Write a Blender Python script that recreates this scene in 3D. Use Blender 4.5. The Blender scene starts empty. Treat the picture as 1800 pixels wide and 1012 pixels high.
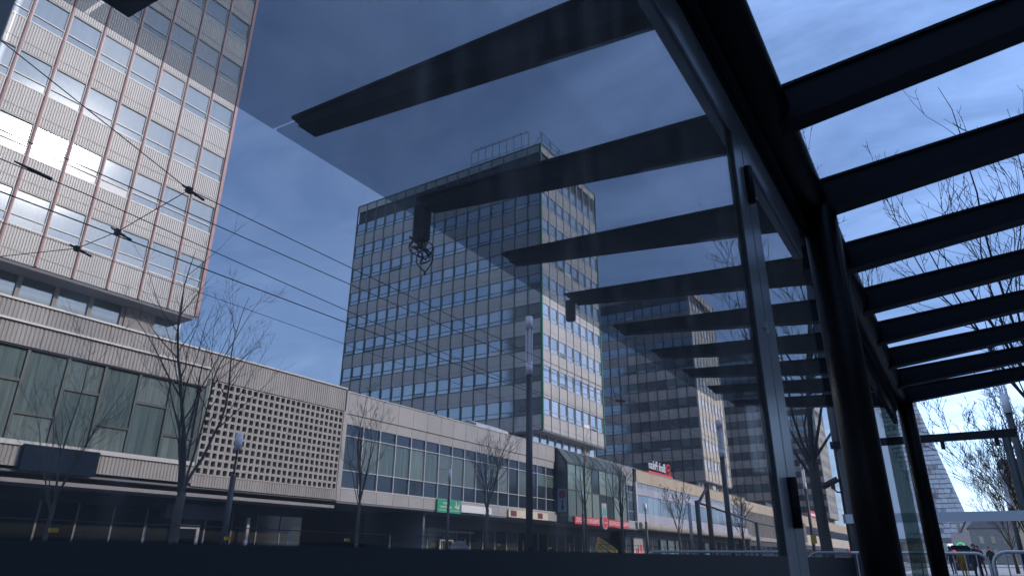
import bpy, bmesh, math, random
from math import sin, cos, pi, radians
from mathutils import Vector, Matrix

C = bpy.context.scene.collection
SC = bpy.context.scene
random.seed(7)

# ------------------------------------------------------------------ camera
cam_d = bpy.data.cameras.new('camera')
cam = bpy.data.objects.new('camera', cam_d); C.objects.link(cam)
cam_d.sensor_width = 36.0
cam_d.lens = 36.0 * 1179.37 / 1800.0
cam_d.clip_start = 0.02; cam_d.clip_end = 5000
YAW, PITCH, ROLL = 0.572917, 0.380224, 0.0086758
fwd = Vector((-sin(YAW) * cos(PITCH), cos(YAW) * cos(PITCH), sin(PITCH)))
rgt = Vector((cos(YAW), sin(YAW), 0)); upv = rgt.cross(fwd)
r2 = rgt * cos(ROLL) + upv * sin(ROLL); u2 = r2.cross(fwd)
cam.matrix_world = Matrix(((r2.x, u2.x, -fwd.x, 0), (r2.y, u2.y, -fwd.y, 0), (r2.z, u2.z, -fwd.z, 1.0), (0, 0, 0, 1)))
cam_d.dof.use_dof = True
cam_d.dof.focus_distance = 30.0
cam_d.dof.aperture_fstop = 7.0
SC.camera = cam

# ------------------------------------------------------------------ sky and sun
SUN = Vector((0.85, 0.276, 0.45)).normalized()
EL = math.asin(SUN.z); AZ = math.atan2(SUN.x, SUN.y)
W = bpy.data.worlds.new('World'); SC.world = W; W.use_nodes = True
nt = W.node_tree; nt.nodes.clear()
N = nt.nodes.new; L = nt.links.new
out = N('ShaderNodeOutputWorld'); bg = N('ShaderNodeBackground'); bg.inputs[1].default_value = 0.15
sky = N('ShaderNodeTexSky'); sky.sky_type = 'NISHITA'; sky.sun_disc = False
sky.sun_elevation = EL; sky.sun_rotation = AZ; sky.air_density = 1.0; sky.dust_density = 1.2; sky.ozone_density = 2.6
tc = N('ShaderNodeTexCoord'); sep = N('ShaderNodeSeparateXYZ'); L(tc.outputs['Generated'], sep.inputs[0])
addz = N('ShaderNodeMath'); addz.operation = 'ADD'; addz.inputs[1].default_value = 0.18; L(sep.outputs[2], addz.inputs[0])
mz = N('ShaderNodeMath'); mz.operation = 'MAXIMUM'; mz.inputs[1].default_value = 0.08; L(addz.outputs[0], mz.inputs[0])
dx = N('ShaderNodeMath'); dx.operation = 'DIVIDE'; L(sep.outputs[0], dx.inputs[0]); L(mz.outputs[0], dx.inputs[1])
dy = N('ShaderNodeMath'); dy.operation = 'DIVIDE'; L(sep.outputs[1], dy.inputs[0]); L(mz.outputs[0], dy.inputs[1])
cmb = N('ShaderNodeCombineXYZ'); L(dx.outputs[0], cmb.inputs[0]); L(dy.outputs[0], cmb.inputs[1])
mp = N('ShaderNodeMapping'); mp.inputs['Rotation'].default_value = (0, 0, 0.9); mp.inputs['Scale'].default_value = (1.7, 3.2, 1)
L(cmb.outputs[0], mp.inputs[0])
no = N('ShaderNodeTexNoise'); no.inputs['Scale'].default_value = 1.1; no.inputs['Detail'].default_value = 9; no.inputs['Roughness'].default_value = 0.62
no.inputs['Distortion'].default_value = 0.7; L(mp.outputs[0], no.inputs[0])
rp = N('ShaderNodeValToRGB'); rp.color_ramp.elements[0].position = 0.40; rp.color_ramp.elements[1].position = 0.82
L(no.outputs[0], rp.inputs[0])
cm = N('ShaderNodeMixRGB'); cm.blend_type = 'ADD'
cl = N('ShaderNodeMixRGB'); cl.blend_type = 'MULTIPLY'; cl.inputs[0].default_value = 1.0; cl.inputs[2].default_value = (1.7, 1.8, 1.9, 1)
L(rp.outputs[0], cl.inputs[1]); L(sky.outputs[0], cm.inputs[1]); L(cl.outputs[0], cm.inputs[2]); cm.inputs[0].default_value = 1.0
# thin high veil that scatters sunlight forwards: brighter the nearer one looks to the sun
vd = N('ShaderNodeVectorMath'); vd.operation = 'DOT_PRODUCT'; vd.inputs[1].default_value = SUN; L(tc.outputs['Generated'], vd.inputs[0])
v1 = N('ShaderNodeMath'); v1.operation = 'MULTIPLY_ADD'; v1.inputs[1].default_value = 0.5; v1.inputs[2].default_value = 0.5; L(vd.outputs['Value'], v1.inputs[0])
v2 = N('ShaderNodeMath'); v2.operation = 'POWER'; v2.inputs[1].default_value = 3.0; L(v1.outputs[0], v2.inputs[0])
v3 = N('ShaderNodeMath'); v3.operation = 'MULTIPLY_ADD'; v3.inputs[1].default_value = 0.98; v3.inputs[2].default_value = 0.06; L(v2.outputs[0], v3.inputs[0])
r2_ = N('ShaderNodeMapRange'); r2_.inputs[1].default_value = 0.28; r2_.inputs[2].default_value = 0.75; r2_.inputs[3].default_value = 0.75; r2_.inputs[4].default_value = 1.35; L(no.outputs[0], r2_.inputs[0])
v4 = N('ShaderNodeMath'); v4.operation = 'MULTIPLY'; L(v3.outputs[0], v4.inputs[0]); L(r2_.outputs[0], v4.inputs[1])
vm = N('ShaderNodeMixRGB'); vm.blend_type = 'ADD'; vm.inputs[0].default_value = 1.0
vc = N('ShaderNodeMixRGB'); vc.blend_type = 'MULTIPLY'; vc.inputs[0].default_value = 1.0; vc.inputs[2].default_value = (5.2, 7.0, 10.4, 1)
v5 = N('ShaderNodeMath'); v5.operation = 'MULTIPLY_ADD'; v5.inputs[1].default_value = 1.6; v5.inputs[2].default_value = 0.42; L(v2.outputs[0], v5.inputs[0]); L(v5.outputs[0], cm.inputs[0])
cm.use_clamp = False
L(v4.outputs[0], vc.inputs[1]); L(cm.outputs[0], vm.inputs[1]); L(vc.outputs[0], vm.inputs[2])
ct = N('ShaderNodeMixRGB'); ct.blend_type = 'MULTIPLY'; ct.inputs[0].default_value = 1.0; ct.inputs[2].default_value = (0.91, 0.98, 1.13, 1); L(vm.outputs[0], ct.inputs[1])
L(ct.outputs[0], bg.inputs[0]); L(bg.outputs[0], out.inputs[0])

sun_d = bpy.data.lights.new('sun', 'SUN'); sun_d.energy = 3.7; sun_d.angle = radians(0.5); sun_d.color = (1.0, 0.85, 0.68)
sun = bpy.data.objects.new('sun', sun_d); C.objects.link(sun)
sun.rotation_euler = (-SUN).to_track_quat('-Z', 'Y').to_euler(); sun.location = (60, 20, 60)
SC.view_settings.view_transform = 'Standard'; SC.view_settings.look = 'None'
SC.view_settings.gamma = 1.0; SC.view_settings.use_curve_mapping = False
SC.view_settings.exposure = 0.35
SC.cycles.use_denoising = True
SC.cycles.transparent_max_bounces = 32
SC.cycles.max_bounces = 8

# ------------------------------------------------------------------ materials
def mat(name, col, rough=0.6, metal=0.0, var=0.0, scale=4.0, bump=0.0, spec=0.5, rnd=0.0, emit=None, dirt=0.0, stretch=(1, 1, 1)):
    m = bpy.data.materials.new(name); m.use_nodes = True
    t = m.node_tree; b = t.nodes['Principled BSDF']; n = t.nodes.new; l = t.links.new
    b.inputs['Roughness'].default_value = rough; b.inputs['Metallic'].default_value = metal
    b.inputs['Specular IOR Level'].default_value = spec
    b.inputs['Base Color'].default_value = (*col, 1)
    last = None
    if var or dirt or rnd:
        val = n('ShaderNodeHueSaturation'); val.inputs['Color'].default_value = (*col, 1)
        co = n('ShaderNodeTexCoord'); ge = n('ShaderNodeNewGeometry')
        mpp = n('ShaderNodeMapping'); mpp.inputs['Scale'].default_value = stretch; l(ge.outputs['Position'], mpp.inputs[0])
        nz = n('ShaderNodeTexNoise'); nz.inputs['Scale'].default_value = scale; nz.inputs['Detail'].default_value = 6; l(mpp.outputs[0], nz.inputs[0])
        mr = n('ShaderNodeMapRange'); mr.inputs[1].default_value = 0.25; mr.inputs[2].default_value = 0.75
        mr.inputs[3].default_value = 1 - var - dirt; mr.inputs[4].default_value = 1 + var; l(nz.outputs[0], mr.inputs[0])
        oi = n('ShaderNodeObjectInfo'); m2 = n('ShaderNodeMapRange'); m2.inputs[3].default_value = 1 - rnd; m2.inputs[4].default_value = 1 + rnd
        l(oi.outputs['Random'], m2.inputs[0])
        mu = n('ShaderNodeMath'); mu.operation = 'MULTIPLY'; l(mr.outputs[0], mu.inputs[0]); l(m2.outputs[0], mu.inputs[1])
        l(mu.outputs[0], val.inputs['Value']); l(val.outputs[0], b.inputs['Base Color'])
        if bump:
            bp = n('ShaderNodeBump'); bp.inputs['Strength'].default_value = bump; bp.inputs['Distance'].default_value = 0.02
            l(nz.outputs[0], bp.inputs['Height']); l(bp.outputs[0], b.inputs['Normal'])
    if emit:
        b.inputs['Emission Color'].default_value = (*emit[0], 1); b.inputs['Emission Strength'].default_value = emit[1]
    return m

def window_mat(name, cols, refl, rough=0.1, tint=(0.9, 0.95, 1.0), folds=0.0):
    """Window glass seen from outside: a dark or curtained interior (differs pane by pane) under a mirror-like coating."""
    m = bpy.data.materials.new(name); m.use_nodes = True
    t = m.node_tree; b = t.nodes['Principled BSDF']; n = t.nodes.new; l = t.links.new
    o = t.nodes['Material Output']
    oi = n('ShaderNodeObjectInfo'); cr = n('ShaderNodeValToRGB'); cr.color_ramp.interpolation = 'CONSTANT'
    el = cr.color_ramp.elements
    el[0].position = 0; el[0].color = (*cols[0], 1)
    el[1].position = 1.0 / len(cols); el[1].color = (*cols[1 % len(cols)], 1)
    for i in range(2, len(cols)):
        e = el.new(i / len(cols)); e.color = (*cols[i], 1)
    l(oi.outputs['Random'], cr.inputs[0])
    src = cr.outputs[0]
    ge = n('ShaderNodeNewGeometry')
    if folds:
        wv = n('ShaderNodeTexNoise'); wv.inputs['Scale'].default_value = 9.0; wv.inputs['Detail'].default_value = 2
        mpp = n('ShaderNodeMapping'); mpp.inputs['Scale'].default_value = (1, 1, 0.03); l(ge.outputs['Position'], mpp.inputs[0]); l(mpp.outputs[0], wv.inputs[0])
        mr = n('ShaderNodeMapRange'); mr.inputs[1].default_value = 0.3; mr.inputs[2].default_value = 0.7; mr.inputs[3].default_value = 1 - folds; mr.inputs[4].default_value = 1 + folds
        l(wv.outputs[0], mr.inputs[0])
        hs = n('ShaderNodeHueSaturation'); l(src, hs.inputs['Color']); l(mr.outputs[0], hs.inputs['Value']); src = hs.outputs[0]
    l(src, b.inputs['Base Color']); b.inputs['Roughness'].default_value = 0.5; b.inputs['Specular IOR Level'].default_value = 0.0
    g = n('ShaderNodeBsdfGlossy'); g.inputs['Roughness'].default_value = rough; g.inputs['Color'].default_value = (*tint, 1)
    nz = n('ShaderNodeTexNoise'); nz.inputs['Scale'].default_value = 0.7; l(ge.outputs['Position'], nz.inputs[0])
    bp = n('ShaderNodeBump'); bp.inputs['Strength'].default_value = 0.02; bp.inputs['Distance'].default_value = 0.1; l(nz.outputs[0], bp.inputs['Height'])
    l(bp.outputs[0], g.inputs['Normal'])
    fr = n('ShaderNodeLayerWeight'); fr.inputs['Blend'].default_value = 0.3
    ma = n('ShaderNodeMath'); ma.operation = 'MULTIPLY_ADD'; ma.use_clamp = True; ma.inputs[1].default_value = 0.35; ma.inputs[2].default_value = refl; l(fr.outputs['Fresnel'], ma.inputs[0])
    mx = n('ShaderNodeMixShader'); l(ma.outputs[0], mx.inputs[0]); l(b.outputs[0], mx.inputs[1]); l(g.outputs[0], mx.inputs[2])
    l(mx.outputs[0], o.inputs['Surface'])
    return m

def clear_glass(name, tint, refl=0.03, smudge_haze=0.0, streak=(3.0, 14.0, 2.0)):
    """Tinted see-through sheet; tint is what one of its two faces lets through."""
    m = bpy.data.materials.new(name); m.use_nodes = True
    t = m.node_tree; n = t.nodes.new; l = t.links.new; t.nodes.remove(t.nodes['Principled BSDF'])
    o = t.nodes['Material Output']
    tr = n('ShaderNodeBsdfTransparent'); tr.inputs[0].default_value = (*tint, 1)
    g = n('ShaderNodeBsdfGlossy'); g.inputs['Roughness'].default_value = 0.03
    fr = n('ShaderNodeFresnel'); fr.inputs['IOR'].default_value = 1.3
    ma = n('ShaderNodeMath'); ma.operation = 'MULTIPLY'; ma.inputs[1].default_value = refl * 4; ma.use_clamp = True; l(fr.outputs[0], ma.inputs[0])
    mx = n('ShaderNodeMixShader'); l(ma.outputs[0], mx.inputs[0]); l(tr.outputs[0], mx.inputs[1]); l(g.outputs[0], mx.inputs[2])
    last = mx
    if smudge_haze:
        ge = n('ShaderNodeNewGeometry')
        mpp = n('ShaderNodeMapping'); mpp.inputs['Scale'].default_value = streak; mpp.inputs['Rotation'].default_value = (0.5, 0, 0); l(ge.outputs['Position'], mpp.inputs[0])
        nz = n('ShaderNodeTexNoise'); nz.inputs['Scale'].default_value = 1.3; nz.inputs['Detail'].default_value = 7; nz.inputs['Distortion'].default_value = 1.6; l(mpp.outputs[0], nz.inputs[0])
        cr = n('ShaderNodeValToRGB'); cr.color_ramp.elements[0].position = 0.50; cr.color_ramp.elements[1].position = 0.80
        cr.color_ramp.elements[0].color = (smudge_haze * 0.3, smudge_haze * 0.3, smudge_haze * 0.3, 1); cr.color_ramp.elements[1].color = (smudge_haze, smudge_haze, smudge_haze, 1); l(nz.outputs[0], cr.inputs[0])  # smudge peaks over an even pale haze added to lift dark tones
        df = n('ShaderNodeBsdfTranslucent'); df.inputs[0].default_value = (0.75, 0.78, 0.8, 1)
        m3 = n('ShaderNodeMixShader'); l(cr.outputs[0], m3.inputs[0]); l(mx.outputs[0], m3.inputs[1]); l(df.outputs[0], m3.inputs[2]); last = m3
    l(last.outputs[0], o.inputs['Surface'])
    return m

M = {}
M['frame_black'] = mat('black painted steel', (0.006, 0.006, 0.010), 0.5, 0, var=0.25, scale=30, bump=0.03, spec=0.18)
M['pipe_black'] = mat('dusty black pipe', (0.004, 0.004, 0.0045), 0.4, 0, var=0.3, scale=60, bump=0.12, spec=0.12)
M['alu'] = mat('dark anodised aluminium', (0.36, 0.40, 0.43), 0.33, 0.6, var=0.08, scale=12, stretch=(1, 1, 0.05))
M['panel_grey'] = mat('slate grey kick panel', (0.045, 0.058, 0.066), 0.5, 0.1, var=0.12, scale=5)
M['roof_glass'] = clear_glass('tinted roof glass', (0.62, 0.655, 0.69), 0.02, 0.012, (2.2, 5.0, 2.0))
M['wall_glass'] = clear_glass('dusty wall glass', (0.665, 0.67, 0.685), 0.015, 0.10)
M['dark_glass'] = clear_glass('greenish end glass', (0.42, 0.48, 0.46), 0.03, 0.03)  # dark tint stands in for the dim reflection in this pane
M['screen_glass'] = clear_glass('clear windscreen glass', (0.97, 0.98, 0.98), 0.015)
M['strip'] = mat('pale grey safety strip', (0.42, 0.44, 0.48), 0.7)
M['steel'] = mat('galvanised steel', (0.36, 0.38, 0.40), 0.45, 0.6, var=0.15, scale=20)
M['pole_dark'] = mat('dark grey pole paint', (0.035, 0.038, 0.043), 0.5, 0.1, var=0.15, scale=8)
M['pole_rust'] = mat('rust brown pole paint', (0.09, 0.045, 0.035), 0.7, 0, var=0.25, scale=10)
M['lamp_white'] = mat('frosted lamp tube', (0.72, 0.70, 0.72), 0.35)
M['wire'] = mat('black wire', (0.02, 0.02, 0.022), 0.6)
M['alu_clad'] = mat('ribbed aluminium cladding', (0.345, 0.345, 0.335), 0.42, 0.10, var=0.08, scale=1.3, rnd=0.06, stretch=(1, 1, 0.3))
M['alu_clad_low'] = mat('weathered ribbed cladding', (0.32, 0.30, 0.275), 0.55, 0.0, var=0.12, scale=1.3, rnd=0.06, dirt=0.08, stretch=(1, 1, 0.3))
M['joint'] = mat('dark joint gasket', (0.03, 0.03, 0.035), 0.8)
M['red_trim'] = mat('faded red mullion', (0.36, 0.20, 0.185), 0.5, 0, var=0.1, scale=3)
M['white_trim'] = mat('white aluminium trim', (0.46, 0.455, 0.44), 0.45, 0.1, var=0.06)
M['green_trim'] = mat('dark green trim', (0.02, 0.17, 0.085), 0.45, 0, var=0.1)
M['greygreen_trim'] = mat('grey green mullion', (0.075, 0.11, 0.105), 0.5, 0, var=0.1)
M['grey_panel'] = mat('grey spandrel panel', (0.45, 0.43, 0.40), 0.6, 0.0, var=0.07, scale=0.8, rnd=0.06, stretch=(1, 1, 0.3))
M['cream_panel'] = mat('cream spandrel panel', (0.43, 0.40, 0.36), 0.55, 0.0, var=0.06, scale=0.8, rnd=0.05, stretch=(1, 1, 0.3))
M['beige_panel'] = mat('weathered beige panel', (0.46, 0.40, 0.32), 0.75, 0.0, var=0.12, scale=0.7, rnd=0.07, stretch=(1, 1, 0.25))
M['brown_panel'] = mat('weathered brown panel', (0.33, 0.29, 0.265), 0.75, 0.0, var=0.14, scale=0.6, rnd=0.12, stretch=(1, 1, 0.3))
M['core'] = mat('dark building core', (0.06, 0.062, 0.065), 0.85)
M['soffit'] = mat('grey soffit', (0.16, 0.16, 0.165), 0.8, var=0.1, scale=1)
M['pier'] = mat('brown grey pier', (0.26, 0.24, 0.23), 0.75, var=0.1, scale=2)
M['pane_blue'] = window_mat('tower window glass', [(0.17, 0.21, 0.22), (0.22, 0.26, 0.27), (0.27, 0.30, 0.295), (0.19, 0.235, 0.25), (0.31, 0.325, 0.31)], 0.10, 0.085, (0.80, 0.90, 1.0), 0.08)
M['pane_lobby'] = window_mat('lobby glass', [(0.12, 0.15, 0.15), (0.15, 0.18, 0.18), (0.10, 0.125, 0.125)], 0.16, 0.1, (0.85, 0.95, 1.0), 0.06)
M['pane_sky'] = window_mat('tower window glass full of sky', [(0.10, 0.13, 0.15), (0.16, 0.19, 0.20), (0.22, 0.245, 0.24), (0.12, 0.15, 0.17), (0.27, 0.285, 0.27)], 0.42, 0.085, (0.93, 0.97, 1.0), 0.08)
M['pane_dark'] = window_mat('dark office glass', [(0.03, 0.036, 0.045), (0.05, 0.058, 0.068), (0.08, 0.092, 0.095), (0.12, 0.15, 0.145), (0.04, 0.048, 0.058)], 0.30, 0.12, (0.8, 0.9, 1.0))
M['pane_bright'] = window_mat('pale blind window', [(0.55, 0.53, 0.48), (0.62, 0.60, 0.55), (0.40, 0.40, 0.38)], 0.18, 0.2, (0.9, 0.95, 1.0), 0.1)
M['curtain'] = window_mat('glass over green grey curtains', [(0.105, 0.145, 0.135), (0.125, 0.165, 0.155), (0.09, 0.125, 0.12), (0.14, 0.18, 0.165)], 0.03, 0.12, (0.6, 0.75, 0.85), 0.30)
M['pane_navy'] = window_mat('dark navy glazing', [(0.018, 0.026, 0.038), (0.024, 0.034, 0.048), (0.02, 0.03, 0.04)], 0.04, 0.1, (0.6, 0.75, 0.9), 0.12)
M['pane_mixed'] = window_mat('office window with blinds', [(0.10, 0.125, 0.12), (0.02, 0.028, 0.036), (0.14, 0.17, 0.16), (0.025, 0.03, 0.04), (0.12, 0.145, 0.14), (0.02, 0.025, 0.03), (0.03, 0.035, 0.045)], 0.04, 0.12, (0.6, 0.75, 0.85), 0.15)
M['pane_green'] = window_mat('greenish bay glass', [(0.17, 0.22, 0.20), (0.13, 0.17, 0.16), (0.04, 0.055, 0.06), (0.20, 0.25, 0.22), (0.035, 0.045, 0.05)], 0.07, 0.12, (0.7, 0.85, 0.8), 0.10)
M['slope_glass'] = window_mat('sloping green roof glass', [(0.085, 0.10, 0.095), (0.10, 0.115, 0.11), (0.07, 0.085, 0.08)], 0.02, 0.3, (0.6, 0.7, 0.7), 0.3)
M['shop_glass'] = window_mat('shop window glass', [(0.012, 0.014, 0.016), (0.02, 0.022, 0.025), (0.008, 0.01, 0.012), (0.03, 0.03, 0.03)], 0.03, 0.1, (0.5, 0.6, 0.7))
M['box_frame'] = mat('dark green grey bay frame', (0.045, 0.06, 0.06), 0.45, 0.2)
M['block'] = mat('pale concrete block', (0.36, 0.335, 0.30), 0.85, 0, var=0.1, scale=6, rnd=0.08, bump=0.1)
M['block_back'] = mat('brown wall behind blocks', (0.20, 0.165, 0.14), 0.9, 0, var=0.3, scale=1.5)
M['white_panel'] = mat('white fascia panel', (0.345, 0.33, 0.31), 0.6, 0, var=0.06, scale=1.0, rnd=0.04, dirt=0.04, stretch=(1, 1, 0.3))
M['tan'] = mat('tan render', (0.43, 0.35, 0.25), 0.85, 0, var=0.1, scale=0.7, rnd=0.03, dirt=0.06, stretch=(1, 1, 0.25))
M['lilac'] = mat('lilac white panel', (0.36, 0.345, 0.38), 0.45, 0, var=0.05, scale=1, rnd=0.10)
M['greyglass'] = mat('grey glass strip', (0.22, 0.25, 0.28), 0.3, 0, rnd=0.1, var=0.05)
M['concrete'] = mat('stained concrete', (0.34, 0.30, 0.25), 0.9, 0, var=0.18, scale=1.2, dirt=0.1, bump=0.15)
M['fin'] = mat('rough concrete fins', (0.37, 0.32, 0.26), 0.9, 0, var=0.2, scale=2, rnd=0.2)
M['red_sign'] = mat('red sign face', (0.55, 0.03, 0.03), 0.5, rnd=0.05)
M['white_sign'] = mat('white sign face', (0.75, 0.74, 0.72), 0.5)
M['cream_sign'] = mat('cream sign face', (0.62, 0.54, 0.38), 0.6)
M['green_sign'] = mat('green sign face', (0.01, 0.30, 0.14), 0.5)
M['maroon'] = mat('maroon sign patch', (0.14, 0.02, 0.03), 0.5)
M['navy_sign'] = mat('navy sign box', (0.006, 0.013, 0.026), 0.6, spec=0.05)
M['blue_poster'] = mat('blue grey poster', (0.16, 0.22, 0.28), 0.5)
M['tile_joint'] = mat('grey panel joint', (0.20, 0.20, 0.215), 0.7)
M['grey_sign'] = mat('grey sign box', (0.085, 0.085, 0.11), 0.6)
M['yellow_sign'] = mat('yellow sign board', (0.72, 0.42, 0.02), 0.5)
M['black'] = mat('black lettering', (0.012, 0.012, 0.012), 0.6)
M['teal'] = mat('teal poster', (0.05, 0.28, 0.27), 0.6)
M['green_led'] = mat('green led cross', (0.02, 0.3, 0.08), 0.5, emit=((0.05, 0.9, 0.25), 0.6))
M['red_led'] = mat('red signal light', (0.4, 0.02, 0.02), 0.5, emit=((1.0, 0.06, 0.06), 0.6))
M['headlight'] = mat('white headlight', (0.8, 0.8, 0.8), 0.3, emit=((1, 1, 0.95), 2.0))
M['bark'] = mat('grey brown bark', (0.06, 0.05, 0.043), 0.9, 0, var=0.25, scale=12, bump=0.4)
M['twig'] = mat('dark twig bark', (0.045, 0.036, 0.032), 0.9, 0, var=0.2, scale=9)
M['asphalt'] = mat('asphalt', (0.05, 0.05, 0.052), 0.9, 0, var=0.2, scale=3, bump=0.2)
M['paving'] = mat('grey paving', (0.16, 0.16, 0.168), 0.85, 0, var=0.12, scale=2, bump=0.1)
M['kerb'] = mat('granite kerb', (0.30, 0.30, 0.30), 0.85, 0, var=0.12, scale=4)
M['rail'] = mat('tram rail steel', (0.3, 0.29, 0.28), 0.3, 0.9)
M['tile'] = mat('white grey facade panel', (0.50, 0.51, 0.53), 0.6, 0, var=0.05, rnd=0.06)
M['sand'] = mat('sandstone facade', (0.52, 0.42, 0.26), 0.85, 0, var=0.12, scale=0.5, dirt=0.05)
M['sand_grey'] = mat('grey stone facade', (0.20, 0.19, 0.18), 0.85, 0, var=0.12, scale=0.5)
M['brick'] = mat('pale brick gable', (0.42, 0.33, 0.29), 0.85, 0, var=0.15, scale=2)
M['slate'] = mat('grey roof slate', (0.16, 0.15, 0.16), 0.8, 0, var=0.15, scale=2)
M['hair'] = mat('grey hair', (0.17, 0.155, 0.15), 0.8, 0, var=0.35, scale=90, bump=0.4)
M['skin'] = mat('skin', (0.50, 0.31, 0.23), 0.55)
M['coat_dark'] = mat('dark coat cloth', (0.025, 0.027, 0.035), 0.9, var=0.2, scale=20)
M['coat_red'] = mat('dark red coat cloth', (0.16, 0.02, 0.03), 0.9, var=0.2, scale=20)
M['coat_yellow'] = mat('mustard coat cloth', (0.20, 0.11, 0.02), 0.9, var=0.2, scale=20)
M['trouser'] = mat('navy trouser cloth', (0.02, 0.022, 0.035), 0.9)
M['shoe'] = mat('black shoe leather', (0.015, 0.015, 0.015), 0.5)
M['car_paint'] = mat('dark car paint', (0.015, 0.02, 0.035), 0.2, 0.3)
M['rubber'] = mat('black rubber', (0.012, 0.012, 0.012), 0.8)
M['bird'] = mat('pigeon feathers', (0.22, 0.22, 0.24), 0.8)
M['dark_metal'] = mat('dark metal box', (0.03, 0.03, 0.035), 0.5, 0.3)
M['ac_grey'] = mat('pale grey metal box', (0.42, 0.42, 0.42), 0.6, 0.1)

# ------------------------------------------------------------------ helpers
class MB:
    def __init__(s): s.v = []; s.f = []; s.mi = []
    def face(s, pts, m=0):
        b = len(s.v); s.v += [tuple(p) for p in pts]; s.f.append(tuple(range(b, b + len(pts)))); s.mi.append(m); return s
    def box(s, x0, x1, y0, y1, z0, z1, m=0):
        b = len(s.v)
        s.v += [(x0, y0, z0), (x1, y0, z0), (x1, y1, z0), (x0, y1, z0), (x0, y0, z1), (x1, y0, z1), (x1, y1, z1), (x0, y1, z1)]
        for q in ((0, 3, 2, 1), (4, 5, 6, 7), (0, 1, 5, 4), (1, 2, 6, 5), (2, 3, 7, 6), (3, 0, 4, 7)):
            s.f.append(tuple(b + i for i in q)); s.mi.append(m)
        return s
    def prism(s, poly, a0, a1, axis='y', m=0):
        """poly: list of 2-D points; extruded along axis from a0 to a1. axis y: (x,z); axis x: (y,z); axis z: (x,y)."""
        def P(p, a):
            return {'y': (p[0], a, p[1]), 'x': (a, p[0], p[1]), 'z': (p[0], p[1], a)}[axis]
        n = len(poly); b = len(s.v)
        s.v += [P(p, a0) for p in poly] + [P(p, a1) for p in poly]
        s.f.append(tuple(b + i for i in range(n))); s.mi.append(m)
        s.f.append(tuple(b + n + i for i in reversed(range(n)))); s.mi.append(m)
        for i in range(n):
            j = (i + 1) % n; s.f.append((b + i, b + n + i, b + n + j, b + j)); s.mi.append(m)
        return s
    def tube(s, pts, rad, seg=8, m=0, cap=True):
        pts = [Vector(p) for p in pts]; n = len(pts)
        if not hasattr(rad, '__len__'): rad = [rad] * n
        b = len(s.v); ref = None
        for i, p in enumerate(pts):
            d = (pts[min(i + 1, n - 1)] - pts[max(i - 1, 0)]).normalized()
            if ref is None: ref = Vector((0, 0, 1)) if abs(d.z) < 0.9 else Vector((1, 0, 0))
            a = d.cross(ref).normalized(); c = a.cross(d).normalized(); ref = c if abs(c.dot(d)) < 0.9 else ref
            for k in range(seg):
                t = 2 * pi * k / seg; s.v.append(tuple(p + (a * cos(t) + c * sin(t)) * rad[i]))
        for i in range(n - 1):
            for k in range(seg):
                k2 = (k + 1) % seg
                s.f.append((b + i * seg + k, b + i * seg + k2, b + (i + 1) * seg + k2, b + (i + 1) * seg + k)); s.mi.append(m)
        if cap:
            s.f.append(tuple(b + k for k in reversed(range(seg)))); s.mi.append(m)
            s.f.append(tuple(b + (n - 1) * seg + k for k in range(seg))); s.mi.append(m)
        return s
    def mesh(s, name, mats, smooth=False):
        me = bpy.data.meshes.new(name); me.from_pydata(s.v, [], s.f)
        for mm in (mats if isinstance(mats, (list, tuple)) else [mats]): me.materials.append(mm)
        if any(s.mi): me.polygons.foreach_set('material_index', s.mi)
        bm = bmesh.new(); bm.from_mesh(me); bmesh.ops.recalc_face_normals(bm, faces=bm.faces); bm.to_mesh(me); bm.free()
        if smooth: me.polygons.foreach_set('use_smooth', [len(p.vertices) == 4 for p in me.polygons])
        me.update(); return me

def put(name, me, parent=None, loc=(0, 0, 0), rz=0.0, rot=None):
    o = bpy.data.objects.new(name, me); C.objects.link(o)
    if parent: o.parent = parent
    o.location = loc; o.rotation_euler = rot if rot else (0, 0, rz)
    return o
def build(mb, name, mats, parent=None, loc=(0, 0, 0), rz=0.0, smooth=False, rot=None):
    return put(name, mb.mesh(name, mats, smooth), parent, loc, rz, rot)
def tag(o, label, cat, group=None):
    o['label'] = label; o['category'] = cat
    if group: o['group'] = group
    return o
def thing(name, label, cat, loc=(0, 0, 0), rz=0.0, group=None):
    return tag(put(name, None, None, loc, rz), label, cat, group)
def struct(o): o['kind'] = 'structure'; return o
def stuff(o): o['kind'] = 'stuff'; return o
def text(name, body, size, material, parent, loc, rot, mirror=True, extrude=0.01, sx=1.0, align='CENTER', shear=0.0):
    cu = bpy.data.curves.new(name, 'FONT'); cu.body = body; cu.size = size; cu.extrude = extrude; cu.align_x = align; cu.align_y = 'CENTER'
    cu.resolution_u = 3; cu.shear = shear
    cu.materials.append(material)
    tmp = bpy.data.objects.new('tmp', cu); C.objects.link(tmp)
    me = bpy.data.meshes.new_from_object(tmp.evaluated_get(bpy.context.evaluated_depsgraph_get()))
    bpy.data.objects.remove(tmp); bpy.data.curves.remove(cu)
    o = put(name, me, parent, loc, rot=rot); o.scale = ((-sx if mirror else sx), 1, 1)
    return o
FX = (pi / 2, 0, pi / 2)       # lettering that stands upright on a facade facing +X
FY = (pi / 2, 0, 0)            # lettering on a face that looks towards -Y

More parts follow.
